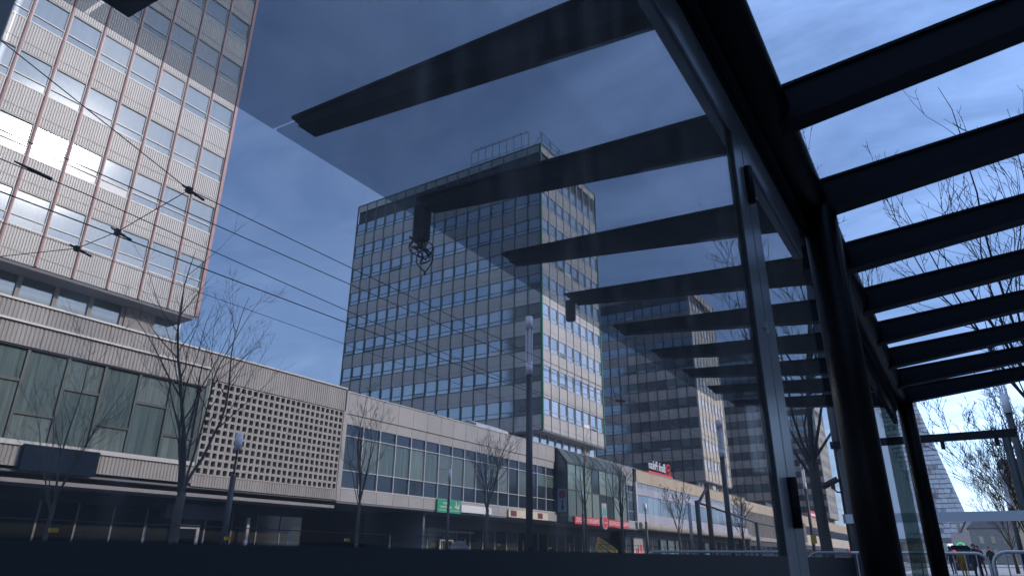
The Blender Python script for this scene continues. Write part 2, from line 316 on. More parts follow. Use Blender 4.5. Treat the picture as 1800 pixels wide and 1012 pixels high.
# ------------------------------------------------------------------ ground
struct(build(MB().face([(-2500, -2500, 0), (2500, -2500, 0), (2500, 2500, 0), (-2500, 2500, 0)]), 'ground', M['asphalt']))
mb = MB().box(-60, -23.5, -60, 420, -0.2, 0.12)
struct(build(mb, 'pavement', M['paving']))
struct(build(MB().box(-23.5, -23.2, -60, 420, -0.2, 0.13), 'kerb', M['kerb']))
struct(build(MB().box(-4.6, 9.0, -60, 200, -0.2, 0.12), 'tram_platform', M['paving']))
struct(build(MB().box(-4.85, -4.6, -60, 200, -0.2, 0.13), 'platform_edge', M['kerb']))
mb = MB()
for x in (-7.6, -9.05, -10.6, -12.05): mb.box(x - 0.035, x + 0.035, -60, 400, -0.1, 0.006)
struct(build(mb, 'tram_rails', M['rail']))

# ------------------------------------------------------------------ tram shelter (the glass roof and wall the photo looks through)
def tram_shelter():
    S = thing('tram_shelter', 'black steel tram shelter with ribbed glass roof and glass wall close to the viewer', 'tram shelter')
    XC = -0.405; PITCHB = 0.793; Y0 = 0.71
    ys = [Y0 + PITCHB * k for k in range(-2, 10)]
    # beams: tapered I-sections reaching out to both sides of the ridge pipe
    def beam(sgn):
        m = MB()
        def X(d): return sgn * d
        def zb(d): return 2.450 + 0.108 * d if sgn < 0 else 2.460 + 0.116 * d
        def zt(d): return 2.606 + 0.053 * d if sgn < 0 else 2.626 + 0.076 * d
        web = [(0.04, zb(0.04) + 0.012), (1.57, zb(1.57) + 0.012), (1.595, zb(1.595) + 0.022), (1.60, zt(1.60) - 0.03), (1.625, zt(1.625) - 0.024), (1.635, zt(1.635) - 0.008), (0.04, zt(0.04) - 0.008)]
        m.prism([(X(a), b_) for a, b_ in web], -0.03, 0.03)
        # bottom flange, proud on both sides, and upper flange with a rubber seat
        m.prism([(X(0.04), zb(0.04)), (X(1.58), zb(1.58)), (X(1.58), zb(1.58) + 0.013), (X(0.04), zb(0.04) + 0.013)], -0.045, 0.045)
        m.prism([(X(0.04), zt(0.04) - 0.009), (X(1.64), zt(1.64) - 0.009), (X(1.64), zt(1.64) + 0.004), (X(0.04), zt(0.04) + 0.004)], -0.042, 0.042)
        return m.mesh('beam', M['frame_black'])
    bl, br = beam(-1), beam(1)
    for y in ys:
        put('beam', bl, S, (XC, y, 0)); put('beam', br, S, (XC, y, 0))
    # roof glass: one pane per bay and side, thin gap over each beam
    for sgn in (-1, 1):
        m = MB(); d0, d1 = 0.10, 1.80
        z0, z1 = (2.6165, 2.7115) if sgn < 0 else (2.639, 2.773)
        h = PITCHB / 2 - 0.009
        m.prism([(sgn * d0, z0), (sgn * d1, z1), (sgn * d1, z1 + 0.012), (sgn * d0, z0 + 0.012)], -h, h)
        me = m.mesh('roof_pane', M['roof_glass'])
        for y in ys[:-1]:
            put('roof_pane', me, S, (XC, y + PITCHB / 2, 0))
    # ridge pipe
    build(MB().tube([(-0.36, -2.0, 2.56), (-0.36, 8.0, 2.56)], 0.105, 24), 'ridge_pipe', M['pipe_black'], S, smooth=True)
    # columns, just on this side of the glass wall
    for y in (3.09, 7.88):
        x = -0.303
        build(MB().tube([(x, y, 0.12), (x, y, 2.5)], 0.074, 24), 'column', M['pipe_black'], S, smooth=True)
    # head rail and extra gutter profiles under the pipe
    rail = MB().box(-0.428, -0.3875, -2.0, 3.0, 2.25, 2.394)
    build(rail, 'head_rail', M['alu'], S)
    g = MB().box(-0.372, -0.352, -2.0, 7.8, 2.40, 2.435).box(-0.395, -0.376, -2.0, 7.8, 2.397, 2.452)
    build(g, 'gutter_profile', M['frame_black'], S)
    build(MB().box(-0.428, -0.3875, 3.2, 7.8, 2.27, 2.394), 'head_rail', M['frame_black'], S)
    # stiles
    for y0, y1 in ((-0.16, 0.092), (1.868, 1.985), (1.997, 2.112)):
        st = build(MB().box(-0.404, -0.3875, y0, y1, 0.14, 2.248), 'stile', M['alu'], S)
    build(MB().box(-0.4065, -0.389, 1.852, 1.8675, 0.99, 2.248), 'gasket', M['joint'], S)
    build(MB().box(-0.4085, -0.398, 1.9855, 1.9965, 0.14, 2.248), 'gasket', M['joint'], S)
    for z in (1.14, 2.115):
        build(MB().tube([(-0.378, 1.99, z - 0.065), (-0.378, 1.99, z + 0.065)], 0.0135, 12), 'hinge', M['frame_black'], S, smooth=True)
    build(MB().tube([(-0.388, 1.952, 1.625), (-0.378, 1.952, 1.625)], 0.011, 12).box(-0.379, -0.374, 1.946, 1.958, 1.60, 1.635), 'lock', M['steel'], S)
    # glass wall panes and kick panel below
    for y0, y1 in ((-2.0, -0.17), (0.097, 1.851), (2.113, 3.01)):
        build(MB().box(-0.402, -0.393, y0, y1, 1.008, 2.249), 'wall_pane', M['wall_glass'], S)
    build(MB().box(-0.402, -0.393, 6.0, 7.8, 0.2, 2.268), 'wall_pane', M['dark_glass'], S)
    build(MB().box(-0.418, -0.386, -2.0, 1.850, 0.16, 1.0062), "kick_panel", M['panel_grey'], S)
    build(MB().box(-0.418, -0.386, 2.114, 3.01, 0.16, 1.0062), "kick_panel", M['panel_grey'], S)
    # drop tubes under two of the beam tips
    build(MB().box(-2.05, -1.98, 2.262, 2.31, 2.455, 2.648), 'drop_tube', M['frame_black'], S)
    build(MB().box(-2.045, -1.99, 3.855, 3.895, 2.50, 2.648), 'drop_tube', M['frame_black'], S)
    return S
tram_shelter()

# loose cable coil tied under the second roof beam's drop tube
co = MB()
random.seed(5)
for k, (ry, rz, cy, cz) in enumerate(((0.075, 0.06, 0.0, 0.0), (0.04, 0.085, 0.03, -0.05), (0.06, 0.035, -0.01, -0.01), (0.035, 0.055, 0.02, -0.02))):
    pts = [(-2.015 + 0.02 * sin(3 * t + k), 2.29 + cy + ry * cos(t), 2.415 + cz + rz * sin(t)) for t in [i * 2 * pi / 18 for i in range(19)]]
    co.tube(pts, 0.0035, 5)
co.tube([(-2.015, 2.20, 2.44), (-2.015, 2.36, 2.40)], 0.006, 5).tube([(-2.0, 2.22, 2.39), (-2.03, 2.35, 2.43)], 0.006, 5).tube([(-2.015, 2.286, 2.47), (-2.015, 2.29, 2.41)], 0.008, 6)
tag(build(co, 'cable_coil', M['wire'], smooth=True), 'loose coil of black cable hanging under a roof beam tip', 'cable coil')

# ------------------------------------------------------------------ unseen block added on the near side to shade shelter and far shopfronts
NB = thing('shading_block', 'tall plastered block added outside the picture on the near side of the street, for its shade', 'building', (14, -30, 0))
build(MB().box(0, 14, 0, 92, 0, 25.2), 'wall', M['sand_grey'], NB)
build(MB().box(-0.4, 14, -0.4, 92.4, 25.21, 25.7), 'cornice', M['sand_grey'], NB)
nbw = MB().box(-0.06, 0.0, 0, 0.1, 0, 1.9).box(-0.06, 0.0, 1.2, 1.3, 0, 1.9).box(-0.06, 0.0, 0.1, 1.2, 0, 0.1).box(-0.06, 0.0, 0.1, 1.2, 1.8, 1.9).box(-0.03, -0.01, 0.1, 1.2, 0.1, 1.8, 1).mesh('window', [M['white_trim'], M['pane_dark']])
for c_ in range(30):
    for r_ in range(7): put('window', nbw, NB, (-0.002, 1.2 + c_ * 3.05, 1.3 + r_ * 3.4))

# ------------------------------------------------------------------ towers
def ribbed(y0, y1, z0, z1, n, depth=0.026, m=None, x=0.0):
    """Vertical ribs (trapezoid profile) on a thin sheet facing +x, as a closed strip."""
    m = m or MB(); p = (y1 - y0) / n; prof = []
    for i in range(n):
        a = y0 + i * p
        prof += [(x, a), (x + depth, a + 0.22 * p), (x + depth, a + 0.62 * p), (x, a + 0.82 * p)]
    prof.append((x, y1)); prof += [(x - 0.05, y1), (x - 0.05, y0)]
    b = len(m.v); k = len(prof)
    m.v += [(px, py, z0) for px, py in prof] + [(px, py, z1) for px, py in prof]
    for i in range(k - 2):
        m.f.append((b + i, b + i + 1, b + k + i + 1, b + k + i)); m.mi.append(0)
    m.box(x - 0.05, x + depth * 0.9, y0, y1, z0 - 0.004, z0 + 0.012, 0).box(x - 0.05, x + depth * 0.9, y0, y1, z1 - 0.012, z1 + 0.004, 0)
    return m

FH = 3.16          # storey height
def tower(name, label, y0, y1, x_front, nb_front, depth, nb_side, z_bot, z_top, mats, rows=9, side_from=0, ribs=False, sub=True, open_share=0.05, first=3.1, side=True, seed=1):
    """mats: front panel, front mullion, front pane, side panel, side mullion, side pane, corner trim"""
    rnd = random.Random(seed)
    T = thing(name, label, 'office tower', (x_front, y0, 0))
    fp, fm, fg, sp, sm, sg, ct = [M[k] for k in mats]
    zt = z_top
    # core stands 0.16 m behind the cladding
    build(MB().box(-depth + 0.1, -0.16, 0.16, (y1 - y0) - 0.1, z_bot + 0.05, zt - 0.25), 'core', M['core'], T)
    build(MB().box(-depth + 0.02, -0.02, 0.02, (y1 - y0) - 0.02, z_bot - 0.16, z_bot - 0.005), 'soffit', M['soffit'], T)
    build(MB().box(-depth - 0.06, 0.06, -0.06, (y1 - y0) + 0.06, zt, zt + 0.12), 'roof_coping', ct, T)
    hw = 1.62      # window height: vent pane below, main pane above
    for face in ('front', 'side'):
        if face == 'side' and not side:
            build(MB().box(-depth, 0, -0.02, 0.1, z_bot, zt), 'end_wall', sp, T); continue
        nb, ln, pm, mm, gm = (nb_front, y1 - y0, fp, fm, fg) if face == 'front' else (nb_side, depth, sp, sm, sg)
        p = ln / nb; w = p - 0.10
        # window frame
        fr = MB(); j = 0.045
        fr.box(-0.12, 0.0, 0, j, 0, hw).box(-0.12, 0.0, w - j, w, 0, hw).box(-0.12, 0.0, j, w - j, hw - j, hw).box(-0.12, 0.02, j, w - j, 0, j)
        fr.box(-0.12, 0.0, j, w - j, 0.43, 0.43 + j)
        if not sub:
            fr.box(-0.10, -0.07, j, w - j, j, 0.43, 1).box(-0.10, -0.07, j, w - j, 0.43 + j, hw - j, 1)
            frm = fr.mesh('window', [mm if face == 'side' else M['white_trim'], gm])
        else:
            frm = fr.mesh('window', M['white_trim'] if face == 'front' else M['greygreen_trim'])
        pane = MB().box(-0.012, 0.012, 0.0, w - 2 * j, 0, hw - 0.43 - 2 * j).mesh('pane', gm)
        vent = MB().box(-0.012, 0.012, 0.0, w - 2 * j, -(0.43 - j), 0).mesh('vent_pane', gm)
        blind = MB().box(-0.012, 0.012, 0.0, w - 2 * j, -(0.43 - j), 0).mesh('vent_pane', M['white_sign'])
        # spandrel: big field, dark joint, narrow field
        hs = FH - hw
        if ribs:
            s = ribbed(0, w, 0.44, hs - 0.03, 13); ribbed(0, w, 0.0, 0.41, 13, m=s)
        else:
            s = MB().box(-0.05, 0.0, 0, w, 0.44, hs - 0.03).box(-0.05, 0.0, 0, w, 0.0, 0.41)
        s.box(-0.05, 0.035, 0, w, hs - 0.028, hs - 0.002, 1).box(-0.06, -0.03, 0, w, 0.405, 0.445, 2)
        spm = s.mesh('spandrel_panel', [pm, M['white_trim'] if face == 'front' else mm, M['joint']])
        par = MB()
        hp = zt - (z_bot + first + rows * FH - hs)
        if ribs: ribbed(0, w, 0.02, hp, 13, m=par)
        else: par.box(-0.05, 0, 0, w, 0.02, hp)
        parm = par.mesh('parapet_panel', pm)
        def place(u, z, x=0.0):
            return (x, u, z) if face == 'front' else (u - depth, -x, z)
        rz = 0.0 if face == 'front' else -pi / 2
        for i in range(nb):
            if face == 'side' and i < side_from: continue
            u = i * p + 0.05
            for r in range(rows):
                zb = z_bot + first - hw + r * FH       # window sill
                wo = put('window', frm, T, place(u, zb), rz)
                if sub:
                    put('pane', pane, wo, (-0.08, j, 0.43 + j), rot=(0, rnd.gauss(0, 0.004), rnd.gauss(0, 0.004)))
                    q = rnd.random()
                    put('vent_pane', vent if q > 0.04 else blind, wo, (-0.06, j, 0.43), rot=(0, -0.42 if q > 1 - open_share else rnd.gauss(0, 0.006), 0))
                if r > 0: put('spandrel_panel', spm, T, place(u, zb - hs), rz)
            if face == 'front' or True:
                lo = first - hw
                if i == 0 or (face == 'side' and i == side_from):
                    b2 = MB()
                    if ribs: ribbed(0, w, 0.44, lo - 0.03, 13, m=b2); ribbed(0, w, 0.0, 0.41, 13, m=b2)
                    else: b2.box(-0.05, 0.0, 0, w, 0.44, lo - 0.03).box(-0.05, 0.0, 0, w, 0.0, 0.41)
                    b2.box(-0.05, 0.035, 0, w, lo - 0.028, lo - 0.002, 1).box(-0.06, -0.03, 0, w, 0.405, 0.445, 2)
                    bm2 = b2.mesh('spandrel_panel', [pm, M['white_trim'] if face == 'front' else mm, M['joint']])
                put('spandrel_panel', bm2, T, place(u, z_bot), rz)
                put('parapet_panel', parm, T, place(u, z_bot + first + rows * FH - hs), rz)
        hh = zt - z_bot
        mu = MB().box(-0.07, 0.075, -0.045, 0.045, 0, hh).box(0.075, 0.10, -0.02, 0.02, 0, hh) if ribs else MB().box(-0.07, 0.085, -0.048, 0.048, 0, hh)
        mum = mu.mesh('mullion', mm)
        for i in range(nb + 1):
            if face == 'side' and i < side_from: continue
            if face == 'side' and i == nb: continue
            put('mullion', mum if i not in (0, nb) or face == 'side' else MB().box(-0.11, 0.11, -0.11 if i == 0 else -0.05, 0.05 if i == 0 else 0.11, 0, hh).mesh('corner_post', ct), T, place(i * p, z_bot), rz)
    return T

T1 = tower('office_tower', 'ribbed aluminium tower with faded red mullions and a sun glint, at the left edge', 5.035, 18.49, -31.2, 9, 27.0, 17, 12.23, 43.2,
           ('alu_clad', 'red_trim', 'pane_blue', 'alu_clad', 'red_trim', 'pane_blue', 'red_trim'), ribs=True, first=3.12, side=False, open_share=0.02, seed=3)
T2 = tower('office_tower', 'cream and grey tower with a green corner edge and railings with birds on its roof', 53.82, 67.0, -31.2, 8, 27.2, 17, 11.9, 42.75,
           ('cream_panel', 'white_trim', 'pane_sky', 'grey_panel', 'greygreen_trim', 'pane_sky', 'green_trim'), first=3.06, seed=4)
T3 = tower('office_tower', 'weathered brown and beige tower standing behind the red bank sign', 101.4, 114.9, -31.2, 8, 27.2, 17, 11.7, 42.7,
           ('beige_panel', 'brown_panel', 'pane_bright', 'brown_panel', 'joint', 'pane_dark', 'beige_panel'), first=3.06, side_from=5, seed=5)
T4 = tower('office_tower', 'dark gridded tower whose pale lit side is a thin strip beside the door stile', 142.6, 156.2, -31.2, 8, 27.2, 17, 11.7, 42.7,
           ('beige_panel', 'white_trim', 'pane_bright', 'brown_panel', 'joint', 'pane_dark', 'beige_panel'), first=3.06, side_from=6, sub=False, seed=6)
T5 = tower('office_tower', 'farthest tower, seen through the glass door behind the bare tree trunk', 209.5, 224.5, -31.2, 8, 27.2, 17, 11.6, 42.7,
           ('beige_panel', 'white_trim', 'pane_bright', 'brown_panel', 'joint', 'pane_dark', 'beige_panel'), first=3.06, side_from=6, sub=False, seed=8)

# recessed glazed storey between podium roof and each tower
def lobby(T, y0, y1, zb, zt, pane_m, nb=9, depth=27.0):
    x = -1.2; p = (y1 - y0) / nb
    pm = MB().box(-0.02, 0.02, 0.09, p - 0.09, 0, zt - zb).mesh('lobby_pane', pane_m)
    pi_m = MB().box(-0.1, 0.12, -0.09, 0.09, 0, zt - zb).mesh('lobby_pier', M['pier'])
    build(MB().box(-depth + 1.5, x - 0.2, 0.9, y1 - y0 - 0.9, zb - 0.05, zt), 'lobby_core', M['core'], T)
    for i in range(nb):
        if i == nb - 2:
            build(MB().box(x - 0.1, x + 0.2, i * p + 0.09, i * p + p * 0.93, zb, zt), 'lobby_pier', M['pier'], T)
        else:
            put('lobby_pane', pm, T, (x, i * p, zb))
        put('lobby_pier', pi_m, T, (x, i * p, zb))
    build(MB().box(x - 0.05, x + 0.1, y1 - y0 - 0.09, y1 - y0 - 0.02, zb, zt), 'lobby_pier', M['white_trim'], T)
    # side facing -Y
    w = MB()
    for i in range(6): w.box(-1.4 - i * 1.7, -1.4 - i * 1.7 - 1.6 + 0.1, 0.86, 0.90, zb, zt)
    build(w, 'lobby_pane', M['pane_dark'], T)
lobby(T1, 5.035, 18.49, 10.0, 12.07, M['pane_lobby'])
lobby(T2, 53.82, 67.0, 9.9, 11.74, M['pane_sky'])
lobby(T3, 101.4, 114.9, 9.8, 11.54, M['pane_bright'])
lobby(T4, 142.6, 156.2, 9.8, 11.54, M['pane_dark'])
lobby(T5, 209.5, 224.5, 9.8, 11.44, M['pane_dark'])

# roof railing with birds on the cream and grey tower
RR = thing('roof_railing', 'thin metal roof railing along the green-cornered tower top, birds perched on it', 'railing', (-31.6, 54.2, 42.87))
m = MB()
for i in range(9): 
    x = -1.3 - i * 0.98
    m.tube([(x, 0, 0), (x, 0, 2.3)], 0.035, 5)
build(m, 'post', M['dark_metal'], RR)
build(MB().tube([(-1.3, 0, 2.3), (-9.14, 0, 2.3)], 0.03, 5).tube([(-1.3, 0, 0.6), (-9.14, 0, 0.6)], 0.03, 5), 'rail', M['dark_metal'], RR)
m = MB()
for y in (0.6, 2.6, 4.6, 6.0): m.tube([(0, y, 0), (0, y, 2.1)], 0.04, 5); m.tube([(0, y, 2.0), (-0.9, y - 0.4, 0.2)], 0.03, 5)
for z in (0.7, 1.4, 2.05): m.tube([(0, 0.2, z), (0, 6.4, z)], 0.03, 5)
build(m, 'side_frame', M['dark_metal'], RR)
bm_ = MB().tube([(-0.17, 0, 0.10), (-0.08, 0, 0.12), (0.03, 0, 0.15), (0.09, 0, 0.20), (0.12, 0, 0.27), (0.17, 0, 0.28)], [0.02, 0.07, 0.085, 0.05, 0.05, 0.01], 7).tube([(-0.16, 0, 0.10), (-0.32, 0, 0.06)], [0.04, 0.02], 5).tube([(0.02, 0.02, 0.08), (0.02, 0.02, 0)], 0.01, 4)
bme = bm_.mesh('bird', M['bird'], True)
random.seed(11)
for k in range(12):
    x = -31.6 - 1.5 - k * 0.62 - random.random() * 0.25
    tag(put('bird', bme, None, (x, 54.2, 42.87 + 2.33), random.uniform(0.6, 2.4)), 'small dark bird perched on the top rail of the tower roof railing', 'bird', 'birds on the roof railing')

# ------------------------------------------------------------------ left podium: ribbed cladding, curtained windows, block screen
XP = -29.4
PA = thing('shop_building', 'ribbed aluminium podium with curtained windows and a pierced concrete block screen', 'building', (XP, 0, 0))
YA0, YA1 = -6.0, 27.62
build(MB().box(-28, -0.35, YA0, YA1, 3.9, 9.9), 'core', M['core'], PA)
build(MB().box(-28, -5.0, YA0, YA1, 0, 3.9), 'core', M['core'], PA)
build(MB().box(-28, 0.1, YA0, YA1, 10.08, 10.16), 'roof_coping', M['white_trim'], PA)
n = 0
y = YA0
seg = 2.46
cu = ribbed(0, seg - 0.012, 9.36, 10.08, 16, 0.03).mesh('cladding_panel', M['alu_clad_low'])
clo = ribbed(0, seg - 0.012, 8.42, 9.26, 16, 0.03).mesh('cladding_panel', M['alu_clad_low'])
cs = ribbed(0, 2.23 - 0.012, 8.82, 10.08, 15, 0.03).mesh('cladding_panel', M['alu_clad_low'])
cb = ribbed(0, seg - 0.012, 3.98, 4.70, 16, 0.03).mesh('cladding_panel', M['alu_clad_low'])
cbs = ribbed(0, 2.23 - 0.012, 3.86, 4.36, 15, 0.03).mesh('cladding_panel', M['alu_clad_low'])
for k in range(10):
    yy = YA0 + 0.1 + k * seg
    put('cladding_panel', cu, PA, (0.0, yy, 0)); put('cladding_panel', clo, PA, (0.0, yy, 0)); put('cladding_panel', cb, PA, (0.06, yy, 0))
for k in range(4):
    yy = 18.70 + k * 2.23
    put('cladding_panel', cs, PA, (0.0, yy, 0)); put('cladding_panel', cbs, PA, (0.06, yy, 0))
build(MB().box(-0.05, 0.13, YA0, 18.69, 9.265, 9.345), 'ledge', M['white_trim'], PA)
build(MB().box(-0.3, 0.16, YA0, 18.66, 4.72, 4.90), 'window_sill', M['white_trim'], PA)
build(MB().box(-0.34, -0.02, YA0, 18.66, 8.34, 8.415), 'window_head', M['joint'], PA)
# curtained window bays, transoms stepping up and down
wf = {}
for kind, zt_ in (('hi', 7.12), ('lo', 5.93)):
    f = MB(); p = 1.49
    f.box(-0.22, -0.06, -0.02, 0.09, 4.905, 8.335).box(-0.22, -0.08, 0.07, p, zt_ - 0.055, zt_ + 0.055).box(-0.22, -0.08, 0.07, p, 4.905, 4.95)
    wf[kind] = (f.mesh('window', M['box_frame']), MB().box(-0.18, -0.15, 0.07, p, zt_ + 0.04, 8.33).mesh('pane', M['curtain']), MB().box(-0.18, -0.15, 0.07, p, 4.95, zt_ - 0.04).mesh('pane', M['curtain']))
for k in range(16):
    yy = 18.46 - 1.49 * (k + 1)
    fm_, pu, pl = wf['lo' if k % 2 == 0 else 'hi']
    w_ = put('window', fm_, PA, (0, yy, 0)); put('pane', pu, w_); put('pane', pl, w_)
build(MB().box(-0.24, -0.02, 18.44, 18.66, 4.905, 8.335), 'window_jamb', M['box_frame'], PA)
# pierced block screen: 25 x 12 open concrete blocks
bw, bh = 0.349, 0.3665
b = MB(); t = 0.060
b.box(-0.17, 0, 0.003, t, 0.003, bh - 0.003).box(-0.17, 0, bw - t, bw - 0.003, 0.003, bh - 0.003).box(-0.17, 0, t, bw - t, 0.003, t).box(-0.17, 0, t, bw - t, bh - t, bh - 0.003)
bme = b.mesh('concrete_block', M['block'])
random.seed(3)
for i in range(25):
    for k in range(12):
        put('concrete_block', bme, PA, (0.02 + random.uniform(-0.006, 0.006), 18.82 + i * bw, 4.385 + k * bh))
build(MB().box(-0.345, -0.30, 18.7, 27.6, 4.37, 8.80), 'screen_back', M['block_back'], PA)
sb = MB(); random.seed(9)
for i in range(13):
    yy = 20.5 + i * 0.53
    if random.random() < 0.75: sb.box(-0.298, -0.27, yy, yy + random.uniform(0.15, 0.4), 4.4, 8.6 - random.random())
build(sb, 'screen_curtain', M['pier'], PA)
build(MB().box(-0.3, 0.06, 27.56, 27.66, 3.8, 8.81), 'screen_jamb', M['white_panel'], PA)
build(MB().box(-0.3, 0.03, 18.672, 18.81, 4.38, 8.81), 'screen_jamb', M['greygreen_trim'], PA)
build(MB().box(-0.3, 0.05, 18.70, 27.6, 8.792, 8.816), 'screen_head', M['joint'], PA)
build(MB().box(-5.0, 0.0, YA0, YA1, 3.78, 3.86), 'soffit', M['soffit'], PA)
build(MB().box(-1.6, 0.12, YA0, 27.45, 3.40, 3.55), 'canopy_slab', M['pier'], PA)
# ground floor shop windows, set back under the overhang
def shopfront(parent, y0, y1, x, ztop, nb, mul=M['pier']):
    p = (y1 - y0) / nb
    pm = MB().box(-0.02, 0.02, 0.04, p - 0.04, 0.5, ztop).mesh('shop_pane', M['shop_glass'])
    mm = MB().box(-0.06, 0.06, -0.035, 0.035, 0.12, ztop).mesh('shop_mullion', mul)
    for i in range(nb):
        put('shop_pane', pm, parent, (x, y0 + i * p, 0)); put('shop_mullion', mm, parent, (x, y0 + i * p, 0))
    build(MB().box(x - 0.1, x + 0.05, y0, y1, 0.1, 0.495), 'shop_plinth', M['core'], parent)
    build(MB().box(x - 0.15, x + 0.05, y0, y1, ztop + 0.01, 3.77), 'shop_fascia', M['core'], parent)
shopfront(PA, YA0, 27.5, -2.4, 2.95, 22)
build(MB().box(-2.3, -1.9, 18.95, 22.4, 2.55, 3.2), 'shop_sign', M['grey_sign'], PA)
dd = MB().box(-2.3, -2.2, 19.6, 19.75, 0.1, 2.3).box(-2.3, -2.2, 20.9, 21.05, 0.1, 2.3).box(-2.3, -2.2, 19.75, 20.9, 2.12, 2.3)
build(dd, 'door_frame', M['white_trim'], PA)
build(MB().box(-1.9, -1.75, 23.4, 23.55, 0.1, 2.75), 'door_frame', M['white_trim'], PA)

SG = tag(build(MB().box(0, 0.25, 0, 2.75, 0, 0.95), 'shop_sign', M['navy_sign'], None, (XP + 0.115, 11.6, 3.82)), 'dark navy sign box on the ribbed podium below the curtained windows', 'sign')

# ------------------------------------------------------------------ middle podium: white window grid, glass bay
PB = thing('shop_building', 'podium with white gridded windows and plain pale fascia panels, behind the tall street lamp', 'building', (XP, 0, 0))
YB0, YB1 = 27.67, 70.72
build(MB().box(-28, -0.35, YB0, YB1, 3.9, 9.8), 'core', M['core'], PB)
build(MB().box(-28, -6.0, YB0, YB1, 0, 3.9), 'core', M['core'], PB)
build(MB().box(-28, 0.07, YB0, YB1, 9.965, 10.02), 'roof_coping', M['white_trim'], PB)
build(MB().box(-6.0, 0.0, YB0, YB1, 3.70, 3.78), 'soffit', M['soffit'], PB)
P = 1.4575
pf = MB().box(-0.06, 0.02, 0.012, P - 0.012, 8.72, 9.955).mesh('fascia_panel', M['white_panel'])
pl_ = MB().box(-0.12, -0.05, 0.012, P - 0.012, 8.12, 8.70).mesh('lintel_panel', M['white_panel'])
pb_ = MB().box(-0.06, 0.03, 0.012, P - 0.012, 3.80, 4.47).mesh('fascia_panel', M['white_panel'])
wfr = MB().box(-0.2, -0.03, -0.03, 0.03, 4.56, 8.115).box(-0.2, -0.04, 0.03, P - 0.03, 7.43, 7.48).box(-0.2, -0.04, 0.03, P - 0.03, 5.49, 5.54).mesh('window', M['white_trim'])
pt = MB().box(-0.16, -0.13, 0.03, P - 0.03, 7.48, 8.11).mesh('pane', M['pane_navy'])
pm_ = MB().box(-0.16, -0.13, 0.03, P - 0.03, 5.54, 7.43).mesh('pane', M['pane_mixed'])
pmc = MB().box(-0.16, -0.13, 0.03, P - 0.03, 5.54, 7.43).mesh('pane', M['curtain'])
plw = MB().box(-0.16, -0.13, 0.03, P - 0.03, 4.57, 5.49).mesh('pane', M['pane_navy'])
hb = MB().box(-0.128, -0.10, 0.05, P - 0.05, 6.5, 7.42).mesh('blind', M['curtain'])
random.seed(21)
kk = 0
ybays = [27.90 + P * i for i in range(17)] + [65.45 + P * i for i in range(4)]
for yy in ybays:
    kk += 1
    if yy + P > YB1: continue
    put('fascia_panel', pf, PB, (0, yy, 0)); put('lintel_panel', pl_, PB, (0, yy, 0)); put('fascia_panel', pb_, PB, (0, yy, 0))
    w_ = put('window', wfr, PB, (0, yy, 0)); put('pane', pt, w_); put('pane', pmc if 2 < kk < 7 else pm_, w_); put('pane', plw, w_)
    if kk > 6 and random.random() < 0.4: put('blind', hb, w_)
build(MB().box(-0.2, 0.06, YB0, 27.86, 3.80, 9.955), 'end_pier', M['white_panel'], PB)
build(MB().box(-0.2, 0.05, 27.87, 52.68, 4.48, 4.555), 'window_sill', M['white_trim'], PB)
build(MB().box(-0.2, 0.05, 65.44, 70.4, 4.48, 4.555), 'window_sill', M['white_trim'], PB)
build(MB().box(-0.08, -0.052, 27.87, 52.68, 8.702, 8.717), 'fascia_joint', M['joint'], PB)
build(MB().box(-0.2, 0.10, 70.36, 70.70, 3.80, 8.6), 'end_pier', M['white_trim'], PB)
# shopfronts below
shopfront(PB, 36.2, 70.6, -3.2, 2.9, 20, M['pier'])
build(MB().box(-3.1, -2.95, 36.0, 45.0, 2.62, 2.74), 'door_frame', M['pier'], PB)
d2 = MB().box(-3.1, -3.0, 40.9, 41.0, 0.1, 2.1).box(-3.1, -3.0, 42.4, 42.5, 0.1, 2.1).box(-3.1, -3.0, 41.0, 42.4, 2.02, 2.1).box(-3.1, -3.0, 41.0, 42.4, 1.3, 1.42)
build(d2, 'door_frame', M['white_trim'], PB)
build(MB().box(-5.9, -0.6, 36.0, 36.18, 0, 3.69), 'side_wall', M['soffit'], PB)
# glass bay projecting over the pavement
BX = 1.11
GY0, GY1 = 52.98, 65.40
nb = 8; p = (GY1 - GY0) / nb
bf = MB()
bf.box(0.03, BX, GY0 - 0.02, GY1, 3.78, 4.20)
build(bf, 'bay_base', M['box_frame'], PB)
fbar = MB().box(BX - 0.10, BX + 0.02, -0.05, 0.05, 4.205, 8.62).mesh('bay_mullion', M['box_frame'])
up = MB().box(BX - 0.06, BX - 0.03, 0.06, p - 0.06, 6.46, 8.56).mesh('bay_pane', M['pane_green'])
lo = MB().box(BX - 0.06, BX - 0.03, 0.06, p - 0.06, 4.22, 6.36).mesh('bay_pane', M['pane_green'])
sl = MB().prism([(BX - 0.0, 8.66), (BX + 0.02, 8.69), (0.07, 9.99), (0.05, 9.95)], 0.06, p - 0.06).mesh('sloping_pane', M['slope_glass'])
sbar = MB().prism([(BX - 0.04, 8.62), (BX + 0.03, 8.71), (0.09, 10.01), (0.03, 9.93)], -0.045, 0.045).mesh('bay_rafter', M['box_frame'])
for i in range(nb + 1):
    yy = GY0 + i * p
    put('bay_mullion', fbar, PB, (0, yy, 0)); put('bay_rafter', sbar, PB, (0, yy, 0))
    if i < nb:
        put('bay_pane', up, PB, (0, yy, 0)); put('bay_pane', lo, PB, (0, yy, 0)); put('sloping_pane', sl, PB, (0, yy, 0))
build(MB().box(BX - 0.08, BX + 0.01, GY0 + 0.06, GY1 - 0.06, 6.37, 6.45).box(BX - 0.08, BX + 0.04, GY0 + 0.06, GY1 - 0.06, 8.57, 8.655), 'bay_transom', M['box_frame'], PB)
